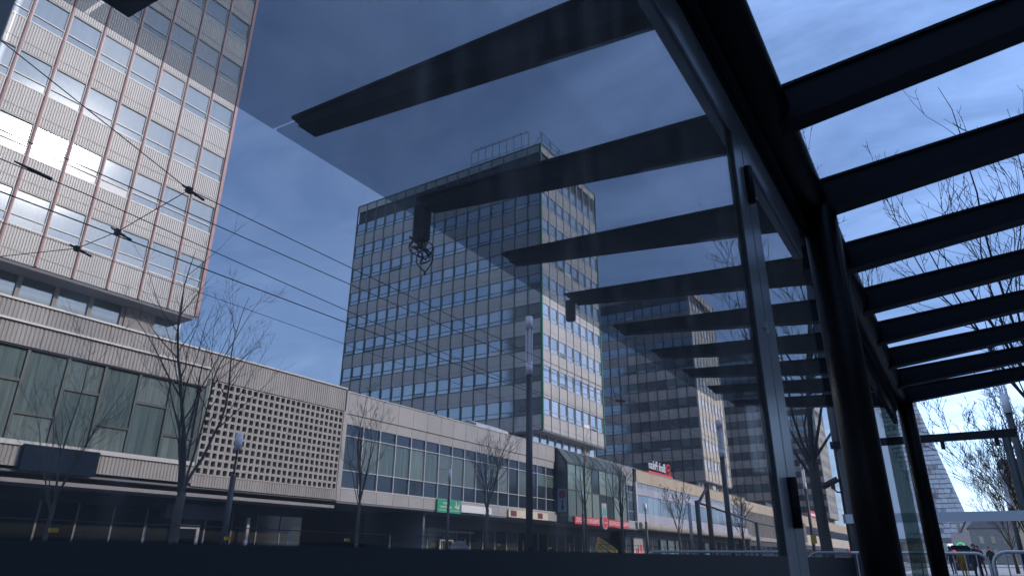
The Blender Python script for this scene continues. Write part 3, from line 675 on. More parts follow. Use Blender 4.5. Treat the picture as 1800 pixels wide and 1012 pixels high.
build(MB().prism([(0.05, 4.22), (BX - 0.12, 4.22), (BX - 0.12, 8.55), (0.05, 9.85)], GY0 + 0.01, GY0 + 0.03), 'bay_pane', M['pane_green'], PB)
build(MB().box(0.04, BX - 0.11, GY0 - 0.03, GY0 - 0.005, 8.1, 8.17).box(0.04, BX - 0.11, GY0 - 0.03, GY0 - 0.005, 6.5, 6.57).box(0.03, 0.09, GY0 - 0.03, GY0 - 0.005, 4.22, 9.9), 'bay_transom', M['box_frame'], PB)
build(MB().box(-0.3, -0.25, GY0, GY1, 3.9, 9.9), 'bay_back', M['core'], PB)

# signs on the middle podium
s = thing('hanging_poster', 'blue grey poster with a red disc and a down arrow on the glass bay side', 'poster', (XP + 0.6, GY0 - 0.06, 5.5))
build(MB().box(-0.45, 0.42, -0.02, 0.02, -0.95, 0.95), 'board', M['blue_poster'], s)
def disc(cx, cz, r, y0, y1, axis='y', seg=24):
    return MB().prism([(cx + r * cos(2 * pi * i / seg), cz + r * sin(2 * pi * i / seg)) for i in range(seg)], y0, y1, axis)
build(disc(0, 0.5, 0.34, -0.035, -0.021), 'disc', M['maroon'], s)
build(MB().prism([(-0.07, 0.05), (0.07, 0.05), (0.07, -0.5), (0.2, -0.5), (0, -0.85), (-0.2, -0.5), (-0.07, -0.5)], -0.035, -0.021), 'arrow', M['black'], s)
for (a, b_, lab) in ((53.85, 58.75, 'red sign board reading ENGLISH SCHOOL backwards, on the lamp side of the disc'), (60.6, 65.35, 'red sign board reading ENGLISH SCHOOL backwards, beyond the disc behind tree trunks')):
    s = thing('sign_board', lab, 'sign', (XP + BX + 0.06, (a + b_) / 2, 3.97), group='red school sign boards')
    build(MB().box(0, 0.08, -(b_ - a) / 2, (b_ - a) / 2, -0.32, 0.32), 'board', M['red_sign'], s)
    text('lettering', 'ENGLISH SCHOOL', 0.52, M['white_sign'], s, (0.086, 0, 0), FX, sx=1.06)
s = thing('round_sign', 'round red sign with a pale rim between two red sign boards', 'sign', (XP + BX + 0.15, 59.68, 3.98))
build(disc(0, 0, 0.60, 0, 0.09, 'x', 32), 'rim', M['strip'], s)
build(disc(0, 0, 0.52, 0.0905, 0.105, 'x', 32), 'face', M['red_sign'], s)
text('lettering', 'speak up', 0.24, M['white_sign'], s, (0.11, 0, 0), FX)
s = thing('pharmacy_sign', 'green sign board with white lettering fixed under the gridded windows', 'sign', (XP + 0.10, 37.7, 4.08))
build(MB().box(0, 0.10, -1.27, 1.27, -0.40, 0.44), 'board', M['green_sign'], s)
text('lettering', 'apteka', 0.26, M['white_sign'], s, (0.105, -0.35, 0.22), FX); text('lettering', 'całodobowa', 0.26, M['white_sign'], s, (0.105, -0.35, -0.02), FX)
build(MB().box(0.101, 0.106, -1.15, 1.15, -0.245, -0.22).box(0.101, 0.106, 0.72, 0.80, -0.1, 0.36).box(0.101, 0.106, 0.6, 1.05, 0.0, 0.08).prism([(0.85, -0.1), (1.1, -0.1), (1.1, 0.3)], 0.101, 0.106, 'x'), 'emblem', M['white_sign'], s)
tag(build(MB().box(0, 0.09, -1.85, 1.85, -0.24, 0.24).box(0.09, 0.10, -1.8, 1.8, -0.16, -0.14).box(0.09, 0.10, -1.8, 1.8, 0.03, 0.05), 'light_box_sign', M['white_sign'], None, (XP + 0.10, 40.95, 4.06)), 'plain white light box sign next to the green sign', 'sign')
s = thing('shop_sign', 'long cream sign with maroon end patches below the gridded windows', 'sign', (XP + 0.10, 48.1, 4.07))
build(MB().box(0, 0.10, -3.0, 3.0, -0.28, 0.28), 'board', M['cream_sign'], s)
build(MB().box(0.10, 0.11, -2.75, -1.9, -0.2, 0.22), 'patch', M['maroon'], s); build(MB().box(0.10, 0.11, 1.3, 2.1, -0.2, 0.22), 'patch', M['maroon'], s)
build(MB().box(0, 0.08, 3.05, 4.5, -0.28, 0.28), 'end_board', M['white_panel'], s)
pos = thing('window_poster', 'teal and white poster inside the lower glass bay window', 'poster', (XP + BX + 0.0, 60.1, 5.0))
build(MB().box(-0.025, -0.005, -0.55, 0.5, -0.75, 0.7), 'sheet', M['pane_bright'], pos); build(MB().box(-0.004, 0.004, -0.4, 0.35, -0.6, 0.25), 'print', M['teal'], pos)

# ------------------------------------------------------------------ tan podium with lilac panels
PC = thing('shop_building', 'tan rendered podium with lilac panels and a dark ribbon window under the bank sign', 'building', (XP, 0, 0))
YC0, YC1 = 70.75, 115.0
build(MB().box(-28, -0.2, YC0, YC1, 3.7, 9.7), 'core', M['core'], PC)
build(MB().box(-28, -4.0, YC0, YC1, 0, 3.69), 'core', M['core'], PC)
build(MB().box(-28, 0.10, YC0, YC1, 9.92, 9.98), 'roof_coping', M['concrete'], PC)
nb = 28; p = (YC1 - YC0 - 0.1) / nb
parts = [('grey_pane', MB().box(-0.1, -0.04, 0.02, p - 0.02, 8.06, 8.58).mesh('grey_pane', M['greyglass'])),
         ('lilac_panel', MB().box(-0.1, 0.0, 0.015, p - 0.015, 7.32, 8.05).mesh('lilac_panel', M['lilac'])),
         ('ribbon_pane', MB().box(-0.15, -0.1, 0.03, p - 0.03, 5.42, 7.31).mesh('ribbon_pane', M['pane_dark'])),
         ('lilac_panel', MB().box(-0.1, 0.0, 0.015, p - 0.015, 4.52, 5.41).mesh('lilac_panel', M['lilac']))]
for i in range(nb):
    for nme, me in parts: put(nme, me, PC, (0, YC0 + 0.05 + i * p, 0))
fa = MB().box(-0.2, 0.05, 0.01, 3 * 1.475 * 10 / 10 - 0.01, 8.6, 9.915).mesh('fascia_panel', M['tan'])
for i in range(10): put('fascia_panel', fa, PC, (0, YC0 + i * 4.425, 0))
prof = [(-0.2, 4.50), (0.25, 4.50)] + [(0.25 + 0.22 * sin(a), 4.15 + 0.35 * cos(a)) for a in [i * pi / 8 for i in range(1, 8)]] + [(0.25, 3.78), (-4.0, 3.70)]
build(MB().prism(prof, YC0, YC1), 'concrete_band', M['concrete'], PC)
build(MB().box(-0.16, -0.06, YC0 + 7.2, YC0 + 7.32, 5.43, 7.30).box(-0.16, -0.06, YC0 + 9.4, YC0 + 9.52, 5.43, 7.30).box(-0.16, -0.06, YC0 + 7.32, YC0 + 9.4, 7.0, 7.1), 'window_frame', M['white_trim'], PC)
shopfront(PC, YC0, YC1, -1.6, 3.1, 18)
for i, yy in enumerate((72.5, 80.5, 83.0, 85.6, 97.0)):
    build(MB().box(-1.5, -1.4, yy, yy + (2.6 if i == 0 else 1.8), 0.5, 3.0), 'shop_poster' if i == 0 else 'shop_blind', M['white_panel'] if i == 0 else M['curtain'], PC)
build(MB().box(-1.395, -1.385, 73.0, 73.7, 1.2, 1.9).box(-1.395, -1.385, 74.2, 74.8, 1.3, 2.3), 'poster_print', M['red_sign'], PC)

s = thing('bank_sign', 'red underlined rooftop sign with backwards bank name lettering on the tan podium', 'sign', (XP - 0.2, 78.7, 10.0))
build(MB().box(-0.25, 0.12, -3.85, 3.85, 0.02, 0.28), 'base_bar', M['red_sign'], s)
text('lettering', 'Bank Pekao', 1.45, M['white_sign'], s, (0.0, -0.85, 0.98), FX, sx=0.78, extrude=0.05)
lg = MB(); R_ = 0.58
ring = [(2.95 + R_ * cos(a), 1.02 + R_ * sin(a)) for a in [0.3 + i * 5.2 / 20 for i in range(21)]]
lg.tube([(0, y_, z_) for y_, z_ in ring], 0.10, 6)
lg.prism([(2.7, 0.9), (3.1, 1.2), (3.2, 0.95), (2.95, 0.72)], -0.05, 0.05, 'x'); lg.box(-0.05, 0.05, 1.95, 2.1, 0.3, 1.45); lg.box(-0.03, 0.03, 3.3, 3.42, 0.28, 1.3)
build(lg, 'emblem', M['red_sign'], s)
st = MB()
for k in range(7): st.tube([(-0.1, -3.3 + k * 1.1, 0.28), (-0.1, -3.3 + k * 1.1, 0.75)], 0.03, 4)
build(st, 'bracket', M['dark_metal'], s)

# beyond: fin-clad podium and the rest of the row
PD = thing('shop_building', 'podium clad in rough concrete fins beyond the tan one', 'building', (XP, 115.03, 0))
build(MB().box(-28, -0.2, 0, 47, 0, 9.2), 'core', M['core'], PD)
build(MB().box(-28, 0.05, 0, 47, 8.1, 9.65), 'fascia', M['tan'], PD)
fin = MB().prism([(0, 0.05), (0.35, 0.25), (0, 0.45)], 4.3, 8.0, 'z').mesh('fin', M['fin'])
fn = random.Random(4)
for i in range(92): put('fin', fin, PD, (-0.1 - fn.random() * 0.12, i * 0.51, 0))
build(MB().box(-0.2, 0.3, 0, 47, 3.7, 4.28), 'concrete_band', M['concrete'], PD)
shopfront(PD, 0, 47, 0.02, 2.9, 14)
PE = thing('shop_building', 'last low podium of the row with a red sign, seen through the glass door', 'building', (XP, 162.1, 0))
build(MB().box(-28, -0.2, 0, 78, 0, 9.2), 'core', M['core'], PE)
build(MB().box(-28, 0.05, 0, 78, 7.6, 9.65), 'fascia', M['tan'], PE)
build(MB().box(-0.15, 0.0, 0, 78, 5.9, 7.2), 'ribbon_window', M['pane_dark'], PE)
build(MB().box(-0.15, 0.04, 0, 78, 3.6, 5.85), 'wall_band', M['beige_panel'], PE)
shopfront(PE, 0, 78, 0.02, 2.9, 18)
s = thing('shop_sign', 'red and white rooftop sign on the last podium behind the bare trunk', 'sign', (XP - 0.5, 180, 9.7))
build(MB().box(-0.1, 0.1, -7, 7, 0.0, 1.7), 'board', M['red_sign'], s); build(MB().box(0.1, 0.14, -6.5, 6.5, 0.6, 1.1), 'stripe', M['white_sign'], s)
tag(build(MB().box(-0.1, 0.12, -5, 5, 0, 1.1), 'shop_sign', M['red_sign'], None, (XP + 0.35, 222, 2.6)), 'long red shop sign low on the last podium near the end column', 'sign')
s = thing('pharmacy_cross', 'glowing green led cross sign beside the door stile', 'sign', (XP + 0.9, 131.7, 2.62))
build(MB().box(-0.1, 0.1, -1.6, 1.6, -0.7, 0.7), 'housing', M['black'], s)
build(MB().box(0.1, 0.12, 0.25, 0.55, -0.5, 0.5).box(0.1, 0.12, -0.1, 0.24, -0.15, 0.15).box(0.1, 0.12, 0.56, 0.9, -0.15, 0.15).box(0.1, 0.12, -1.2, -0.5, -0.35, 0.3), 'cross', M['green_led'], s)
# rooftop boxes
tag(build(MB().box(0, 1.1, 0, 1.5, 0, 1.2).box(1.1, 1.14, 0.35, 1.1, 0.3, 0.9), 'ventilation_box', M['ac_grey'], None, (XP - 3, 105.0, 9.98)), 'square grey ventilation box on the tan podium roof', 'vent box')
tag(build(MB().tube([(0, 0, 0), (0, 0, 1.5)], 0.09, 8).tube([(0, 0, 1.0), (0, 0, 1.25)], 0.22, 8).tube([(0, 0, 1.5), (0, 0, 1.62)], 0.16, 8), 'roof_vent_pipe', M['ac_grey'], None, (XP - 2, 110.4, 9.98)), 'slim roof vent pipe on the tan podium roof', 'vent pipe')
tag(build(MB().box(-2, 0, 0, 4.5, 0, 0.35).prism([(-2, 0.35), (0, 0.35), (-1, 0.75)], 0.2, 4.3), 'roof_skylight', M['strip'], None, (XP - 0.5, 41.5, 10.02)), 'low pale skylight on the gridded podium roof', 'skylight')
s = thing('rooftop_sign', 'row of pale block letters on the roof of the brown tower', 'sign', (-48.5, 101.9, 42.85))
lb = MB()
for k in range(5): lb.box(k * 3.2, k * 3.2 + 1.7, -0.1, 0.1, 0.4, 1.9)
build(lb, 'letter_block', M['white_sign'], s)
fr_ = MB()
for k in range(8): fr_.tube([(k * 2.1, 0.2, 0), (k * 2.1, 0.2, 2.0)], 0.06, 4)
build(fr_, 'sign_frame', M['dark_metal'], s)

# ------------------------------------------------------------------ street lamps, poles, wires
def lamp(label, x, y, h, head, r, tall=False):
    t = thing('street_lamp', label, 'street lamp', (x, y, 0), group='slim street lamps')
    zb = h - head
    build(MB().tube([(0, 0, 0.0), (0, 0, zb)], [r * 1.15, r], 10), 'pole', M['pole_dark'], t, smooth=True)
    a = head * 0.22
    if tall:
        build(MB().tube([(0, 0, h - a), (0, 0, h)], r * 1.25, 10), 'lamp_head', M['lamp_white'], t, smooth=True)
        build(MB().tube([(0, 0, zb), (0, 0, zb + a)], r * 1.2, 10), 'lamp_base', M['lamp_white'], t, smooth=True)
        s2 = MB()
        for k in range(4):
            an = pi / 4 + k * pi / 2
            s2.tube([(r * cos(an), r * sin(an), zb + a), (r * cos(an), r * sin(an), h - a)], r * 0.3, 5)
        s2.tube([(0, 0, zb + a), (0, 0, h - a)], r * 0.25, 6)
        build(s2, 'lamp_cage', M['lamp_white'], t)
    else:
        build(MB().tube([(0, 0, h - a * 1.8), (0, 0, h)], r * 1.35, 10), 'lamp_head', M['lamp_white'], t, smooth=True)
        s2 = MB().tube([(0, 0, zb), (0, 0, h - a * 1.8)], r * 0.4, 6)
        for k in range(5): s2.tube([(0, 0, zb + (k + 0.5) * (head * 0.6) / 5), (0, 0, zb + (k + 0.62) * (head * 0.6) / 5)], r * 0.75, 8)
        build(s2, 'lamp_cage', M['dark_metal'], t)
    return t
lamp('tall street lamp with a pale caged tube, in front of the green tower corner', -14, 23.06, 10.46, 2.55, 0.125, True)
lamp('street lamp with a pale tube head before the concrete block screen', -22, 15.64, 5.12, 1.5, 0.10)
lamp('street lamp beside the green sign board', -24, 30.9, 5.55, 1.6, 0.075)
lamp('street lamp before the lilac panels past the red school signs', -24, 59.5, 5.5, 1.55, 0.11)
lamp('street lamp in front of the glass bay and left red school sign', -24, 47.2, 5.6, 1.6, 0.08)
lamp('tall street lamp before the beige lit tower side', -12, 42.8, 9.1, 2.3, 0.15, True)
lamp('street lamp behind the glass door, left of the bare trunk', -12, 69.0, 9.3, 2.3, 0.13, True)

t = thing('catenary_pole', 'rust brown pole with a slanted brace in front of the lilac podium', 'pole', (-14, 45.6, 0))
build(MB().tube([(0, 0, 0), (0, 0, 5.55)], 0.16, 10), 'pole', M['pole_rust'], t, smooth=True)
build(MB().tube([(0, -0.05, 5.3), (0, -2.1, 4.2)], 0.09, 8), 'brace', M['pole_rust'], t, smooth=True)
tag(build(MB().tube([(0, 0, 0), (0, 0, 4.35)], 0.15, 10), 'tram_pole', M['pole_dark'], None, (-14, 43.3, 0), smooth=True), 'dark grey post at the foot of the rust brown pole\'s brace', 'pole')
tag(build(MB().tube([(0, 0, 0), (0, 0, 4.2)], 0.10, 10), 'tram_pole', M['steel'], None, (-14.4, 42.9, 0), smooth=True), 'pale slim post touching the dark grey post', 'pole')
tag(build(MB().tube([(0, 0, 0), (0, 0, 3.7)], 0.16, 10), 'tram_pole', M['pole_dark'], None, (-14, 57.6, 0), smooth=True), 'dark post at the near end of the fin-clad podium', 'pole')
tag(build(MB().tube([(-14, 43.3, 4.25), (-14, 57.6, 3.62), (-14, 75, 3.5)], 0.06, 6), 'feeder_pipe', M['pole_dark'], smooth=True), 'thin dark pipe strung between the posts before the lilac podium', 'pipe')

def wire(label, pts, r=0.014, cat='wire', grp=None, sag=0.0):
    out_ = []
    for a, b_ in zip(pts[:-1], pts[1:]):
        for i in range(6):
            f = i / 6; q = Vector(a).lerp(Vector(b_), f); q.z -= sag * 4 * f * (1 - f); out_.append(q)
    out_.append(Vector(pts[-1])); r *= 0.6
    return tag(build(MB().tube(out_, r, 5), 'overhead_wire', M['wire']), label, cat, grp)
G = 'overhead tram wires along the street'
wire('uppermost overhead wire, running from the three-way clamp to the cream and grey tower', [(-8.72, 4.7, 5.98), (-8.72, 30, 5.9), (-8.72, 90, 5.9)], 0.013, grp=G, sag=0.05)
wire('overhead wire just below the three-way clamp, crossing the red-mullioned tower', [(-9.3, -10, 5.98), (-9.3, 25, 5.98), (-9.3, 60, 5.98), (-9.3, 120, 5.98)], 0.014, grp=G, sag=0.05)
wire('third overhead wire down, hung with a long insulator at the left', [(-10.4, -10, 6.2), (-10.4, 4, 6.1), (-10.5, 16, 5.78), (-10.6, 60, 5.75), (-10.6, 120, 5.75)], 0.014, grp=G, sag=0.03)
wire('overhead wire through the middle clamp, thickest of the set', [(-10.6, -10, 5.76), (-10.6, 25, 5.74), (-10.6, 60, 5.76), (-10.6, 120, 5.76)], 0.018, grp=G, sag=0.03)
wire('lowest and faintest overhead wire, leaving the lower clamp', [(-11.85, -10, 5.95), (-11.85, 4.7, 5.8), (-11.9, 30, 5.72), (-11.9, 90, 5.72)], 0.010, grp=G, sag=0.05)
sp = wire('span wire slanting down from the top left through three clamps', [(-8.2, 0.2, 6.9), (-8.72, 4.7, 5.98), (-10.57, 4.7, 5.78), (-11.85, 4.7, 5.8), (-16, 4.7, 6.6), (-22, 4.7, 7.6)], 0.012)
def clamp(label, loc, s, rx=0.0):
    m = MB().tube([(0, -0.16 * s, 0.03), (0, 0.18 * s, -0.03)], [0.02 * s, 0.035 * s], 7).tube([(-0.12 * s, 0, 0.02), (0.1 * s, 0.0, -0.01)], 0.03 * s, 7).box(-0.03 * s, 0.03 * s, -0.05 * s, 0.06 * s, -0.07 * s, 0.06 * s).tube([(0, 0.1 * s, -0.02), (0, 0.34 * s, -0.05)], [0.018 * s, 0.03 * s], 6)
    return tag(build(m, 'wire_clamp', M['wire'], None, loc, rx), label, 'wire clamp', 'clamps on the span wire')
clamp('dark three-way clamp where the uppermost wire meets the span wire', (-8.72, 4.7, 5.98), 0.75)
clamp('dark clamp in the middle of the span wire', (-10.57, 4.7, 5.78), 0.7)
clamp('dark elongated clamp at the lower end of the span wire', (-11.85, 4.7, 5.8), 0.75)
tag(build(MB().tube([(0, -0.35, 0.03), (0, 0.0, 0)], [0.012, 0.03], 8).tube([(0, 0.0, 0), (0, 0.16, -0.01)], 0.028, 8), 'insulator', M['wire'], None, (-10.4, 3.4, 6.12)), 'long dark insulator on a wire at the left edge', 'insulator')
wire('thin span wire from the tall caged lamp across the cream tower side', [(-14, 23.06, 8.5), (-13.0, 30, 8.3), (-12.0, 40, 8.4), (-11, 60, 8.9)], 0.014, sag=0.1)
wire('lower thin span wire from the tall caged lamp towards the beige tower', [(-14, 23.06, 5.9), (-13, 34, 5.9), (-12, 42.8, 6.8), (-9, 60, 7.8)], 0.014, sag=0.15)
clamp('small dark clamp on the span wire across the cream tower side', (-13.0, 30, 8.05), 2.2, 0.4)
lp = MB().tube([(-9.3, 21.2 + 0.35 * sin(t_), 6.55 + 0.55 * cos(t_)) for t_ in [0.3 + i * 4.2 / 14 for i in range(15)]], 0.012, 5)
tag(build(lp, 'wire_loop', M['wire']), 'thin loop of slack wire before the grey tower face', 'wire loop')

# pedestrian rail along the platform edge
PRL = thing('pedestrian_rail', 'low thin metal rail with small yellow tags, just above the kick panel', 'railing', (-5.6, 0, 0.12))
m = MB().tube([(0, -3, 1.10), (0, 120, 1.10)], 0.005, 6); build(m, 'top_rail', M['pole_dark'], PRL, smooth=True)
pm2 = MB().tube([(0, 0, 0), (0, 0, 1.09)], 0.008, 6).mesh('post', M['steel'])
for k in range(40): put('post', pm2, PRL, (0, 1.8 + k * 1.45, 0))
tg = MB().box(-0.01, 0.01, -0.03, 0.03, -0.014, 0.014).mesh('tag', M['yellow_sign'])
for k in range(12): put('tag', tg, PRL, (0.03, 2.55 + k * 1.45, 1.03 - 0.02 * (k % 2)))

# yellow diversion boards
s = thing('diversion_board', 'tilted yellow boards with black lettering in front of the dark shops', 'sign', (-12, 25.0, 0))
def slab(y0, z0, y1, z1, h):
    d = Vector((0, y1 - y0, z1 - z0)); nn = Vector((0, -d.z, d.y)).normalized() * h
    return MB().prism([(y0, z0), (y1, z1), (y1 + nn.y, z1 + nn.z), (y0 + nn.y, z0 + nn.z)], -0.02, 0.02, 'x')
build(slab(-0.25, 1.50, 1.5, 1.05, 0.24), 'board', M['yellow_sign'], s); build(slab(-0.4, 1.28, 0.35, 0.95, 0.24), 'board', M['yellow_sign'], s)
bk = MB()
for k in range(9): bk.box(0.021, 0.026, -0.1 + k * 0.17, -0.02 + k * 0.17, 1.53 - k * 0.043, 1.65 - k * 0.043)
for k in range(4): bk.box(0.021, 0.026, -0.27 + k * 0.15, -0.19 + k * 0.15, 1.30 - k * 0.06, 1.40 - k * 0.06)
build(bk, 'lettering', M['black'], s)
build(MB().tube([(-0.05, 0.3, 0), (-0.05, 0.3, 1.4)], 0.03, 6).tube([(-0.05, 1.2, 0), (-0.05, 1.2, 1.15)], 0.03, 6), 'stand', M['steel'], s)

# ------------------------------------------------------------------ trees
def tree(label, x, y, h, fork, r, seed, spread=0.42, limbs=6, dens=1.0, twr=0.006, levels=3, lean=0.0, flip=1):
    rnd = random.Random(seed)
    T = thing('bare_tree', label, 'tree', (x, y, 0), group='bare winter trees')
    tr = MB(); cr = MB()
    pts = [Vector((0, 0, 0)), Vector((0.02, 0.01, fork * 0.4)), Vector((lean * 0.5, 0.0, fork * 0.75)), Vector((lean, 0.02, fork))]
    tr.tube(pts, [r * 1.2, r * 1.0, r * 0.95, r * 0.9], 9)
    def branch(p, d, ln, rad, lev, mb, sides):
        n = max(3, int(4 + ln * 1.2)); pts = [p.copy()]; q = p.copy(); dd = d.copy()
        for i in range(n):
            dd = (dd + Vector((rnd.gauss(0, 0.10), rnd.gauss(0, 0.10), 0.10 + rnd.gauss(0, 0.05)))).normalized()
            q = q + dd * ln / n; pts.append(q.copy())
        rads = [max(twr * 0.6, rad * (1 - 0.85 * i / n)) for i in range(n + 1)]
        mb.tube(pts, rads, sides, cap=False)
        if lev <= 0: return
        nc = int((2.2 + ln * 1.5) * dens)
        for k in range(nc):
            f = rnd.uniform(0.22, 0.98); i = min(n - 1, int(f * n)); base = pts[i].lerp(pts[i + 1], f * n - i)
            ax = (pts[i + 1] - pts[i]).normalized()
            side = Vector((rnd.gauss(0, 1), rnd.gauss(0, 1), rnd.gauss(0, 0.35))); side = (side - ax * side.dot(ax)).normalized()
            nd = (ax * 0.75 + side * rnd.uniform(0.45, 0.85) + Vector((0, 0, 0.12))).normalized()
            branch(base, nd, ln * rnd.uniform(0.25, 0.5) * (1.15 - 0.5 * f), max(twr, rads[i] * 0.5), lev - 1, cr, 3 if lev < 3 else 4)
    top = pts[-1]
    for k in range(limbs):
        a = 2 * pi * k / limbs + rnd.uniform(-0.4, 0.4); sp_ = spread * rnd.uniform(0.5, 1.25) if k else 0.08
        d = Vector((cos(a) * sp_, sin(a) * sp_, 1)).normalized()
        base = pts[-1] if k < 3 else pts[-2].lerp(pts[-1], rnd.uniform(0.3, 1.0))
        branch(base, d, (h - fork) * (rnd.uniform(0.62, 0.95) if k else 1.0), r * (rnd.uniform(0.24, 0.4) if k else 0.55), levels, tr if k < 2 else cr, 5)
    build(tr, 'trunk', M['bark'], T, smooth=True)
    if flip < 0:
        for i, v in enumerate(cr.v): cr.v[i] = (-v[0], v[1], v[2])
    build(cr, 'crown', M['twig'], T)
    return T
tree('bare tree with upright limbs before the left end of the block screen', -20, 12.5, 10.4, 2.75, 0.14, 12, 0.36, 7, 0.8, 0.005)
tree('small thin bare tree before the curtained windows at far left', -20, 9.0, 6.9, 2.2, 0.055, 13, 0.36, 7, 1.0, 0.004)
tree('small bare tree in front of the first white-gridded windows', -20, 20.05, 7.4, 2.9, 0.075, 14, 0.32, 7, 1.0, 0.005)
tree('twiggy bare tree just left of the tall caged lamp', -20, 28.9, 7.4, 3.2, 0.09, 15, 0.36, 8, 1.25, 0.006)
tree('bare tree crossing the red school signs and glass bay', -20, 45.2, 8.4, 3.6, 0.11, 16, 0.3, 7, 1.1, 0.007)
tree('slim bare tree standing before the middle of the glass bay', -20, 39.7, 7.9, 3.9, 0.09, 18, 0.26, 6, 1.0, 0.007)
tree('bare tree before the lilac panels left of the rust brown pole', -20, 56.5, 7.0, 3.0, 0.11, 17, 0.45, 7, 1.2, 0.012)
tree('bare tree before the fin-clad podium', -20, 76, 7.6, 3.0, 0.13, 27, 0.45, 7, 1.2, 0.016)
tree('large bare tree with a thick forked trunk behind the glass door', -2.24, 14.0, 9.0, 2.7, 0.105, 19, 0.55, 9, 1.05, 0.006)
tree('large bare tree at the right edge spreading above the glass roof beams', 1.78, 14.0, 9.9, 2.4, 0.105, 23, 0.62, 8, 0.75, 0.006)
for i, (x, y, h, sd, lb_) in enumerate(((2.2, 33, 8.0, 31, 'bare tree nearest behind the crowd barriers'), (2.6, 47, 8.5, 32, 'bare tree between the two others down the right pavement'), (2.5, 66, 9.0, 33, 'farthest bare tree down the right pavement'))):
    tree(lb_, x, y, h, 2.0, 0.12, sd, 0.5, 8, 1.2, 0.012)

# ------------------------------------------------------------------ windscreen, poles and barriers at the right
WS = thing('glass_windscreen', 'clear glass windscreen with a dark top rail and a pale grey strip', 'windscreen', (-0.405, 12.7, 0.12))
build(MB().box(-1.30, 1.30, -0.05, 0.05, 2.62, 2.735), 'top_rail', M['frame_black'], WS)
for x in (-1.17, 1.15):
    build(MB().tube([(x, 0.0, 0), (x, 0.0, 2.61)], 0.055, 10), 'post', M['pole_dark'], WS, smooth=True)
for x in (-1.0, 0.32, 1.03):
    build(MB().box(x - 0.03, x + 0.03, -0.02, 0.02, 2.5, 2.615), 'bracket', M['frame_black'], WS)
build(MB().box(-1.2, 3.0, -0.09, -0.08, 0.3, 2.6), 'glass', M['screen_glass'], WS)
build(MB().box(-1.28, 3.0, -0.098, -0.0915, 1.42, 1.56), 'strip', M['strip'], WS)

t = thing('camera_pole', 'tall grey pole with a security camera, behind the glass door', 'pole', (-1.62, 12.95, 0.12))
build(MB().tube([(0, 0, 0), (0, 0, 6.0)], 0.085, 12), 'pole', M['pole_dark'], t, smooth=True)
build(MB().tube([(0, -0.07, 1.92), (-0.12, -0.1, 1.93), (-0.18, -0.1, 2.0)], 0.014, 6), 'arm', M['wire'], t)
build(MB().tube([(-0.34, -0.1, 2.02), (-0.08, -0.1, 2.14)], 0.05, 10).box(-0.2, -0.14, -0.13, -0.07, 1.98, 2.06), 'security_camera', M['dark_metal'], t)
lamp('slim lamp with two pale tube sections above the windscreen rail', 1.35, 20.0, 6.4, 2.1, 0.075, True)
lamp('farther slim lamp right of the first one, beyond the windscreen', 1.78, 30.0, 5.3, 1.9, 0.09, True)
lamp('farthest slim lamp down the right pavement', 2.0, 44.0, 5.4, 1.9, 0.10, True)

def barrier(label, x, y, rz, w):
    t = thing('crowd_barrier', label, 'crowd barrier', (x, y, 0.12), rz, group='steel crowd barriers')
    pts = [(0, 0, 0.12)] + [(0, 0, 0.8)] + [(0.14 - 0.14 * cos(a), 0, 0.83 + 0.14 * sin(a)) for a in [i * pi / 2 / 5 for i in range(6)]] + [(w - 0.14 + 0.14 * sin(a), 0, 0.83 + 0.14 * cos(a)) for a in [i * pi / 2 / 5 for i in range(6)]] + [(w, 0, 0.12)]
    build(MB().tube(pts, 0.019, 8).tube([(0, 0, 0.2), (w, 0, 0.2)], 0.016, 6), 'frame', M['steel'], t, smooth=True)
    bar = MB().tube([(0, 0, 0.2), (0, 0, 0.96)], 0.008, 6).mesh('bar', M['steel'])
    n_ = int(w / 0.125)
    for k in range(1, n_): put('bar', bar, t, (w * k / n_, 0, 0))
    for xx in (0.25, w - 0.25): build(MB().box(xx - 0.02, xx + 0.02, -0.3, 0.3, 0, 0.025).box(xx - 0.015, xx + 0.015, -0.015, 0.015, 0.025, 0.2), 'foot', M['steel'], t)
barrier('nearer steel crowd barrier at the right edge', 0.16, 9.6, 0.0, 2.2)
barrier('farther steel crowd barrier beside the end column', -2.05, 11.2, 0.05, 2.2)
barrier('steel crowd barrier whose top shows behind the kick panel left of the stile', -4.3, 10.6, 0.03, 2.2)

# ------------------------------------------------------------------ tower with scaly panels, stone building, gable, at the end of the street
BT = thing('office_tower', 'leaning tower of small white grey scaly panels with red fins, past the end column', 'building', (0, 330, 0))
build(MB().prism([(-32, 9), (-6.5, 9), (1.2, 13), (-9.2, 66), (-32, 66)], 0.5, 26), 'core', M['tile'], BT)
build(MB().prism([(-30, 0), (-8.5, 0), (-8.5, 9), (-30, 9)], 3, 24), 'base', M['pane_dark'], BT)
build(MB().prism([(-32, 7.6), (-7.0, 7.6), (1.4, 12.6), (1.2, 13.4), (-6.5, 9.0), (-32, 9.0)], 0.2, 26), 'soffit', M['soffit'], BT)
rn = random.Random(77)
tl = MB().box(0.02, 2.1, -0.28, 0.1, 0.05, 1.6).prism([(-0.02, -0.36), (2.15, -0.36), (2.15, 0.1), (-0.02, 0.1)], 1.6, 1.78, 'z', 1).mesh('facade_panel', [M['tile'], M['tile_joint']])
tw = MB().box(0.5, 1.5, -0.05, 0.1, 0.05, 1.7).mesh('window', M['greyglass'])
cnt = 0; rest = MB()
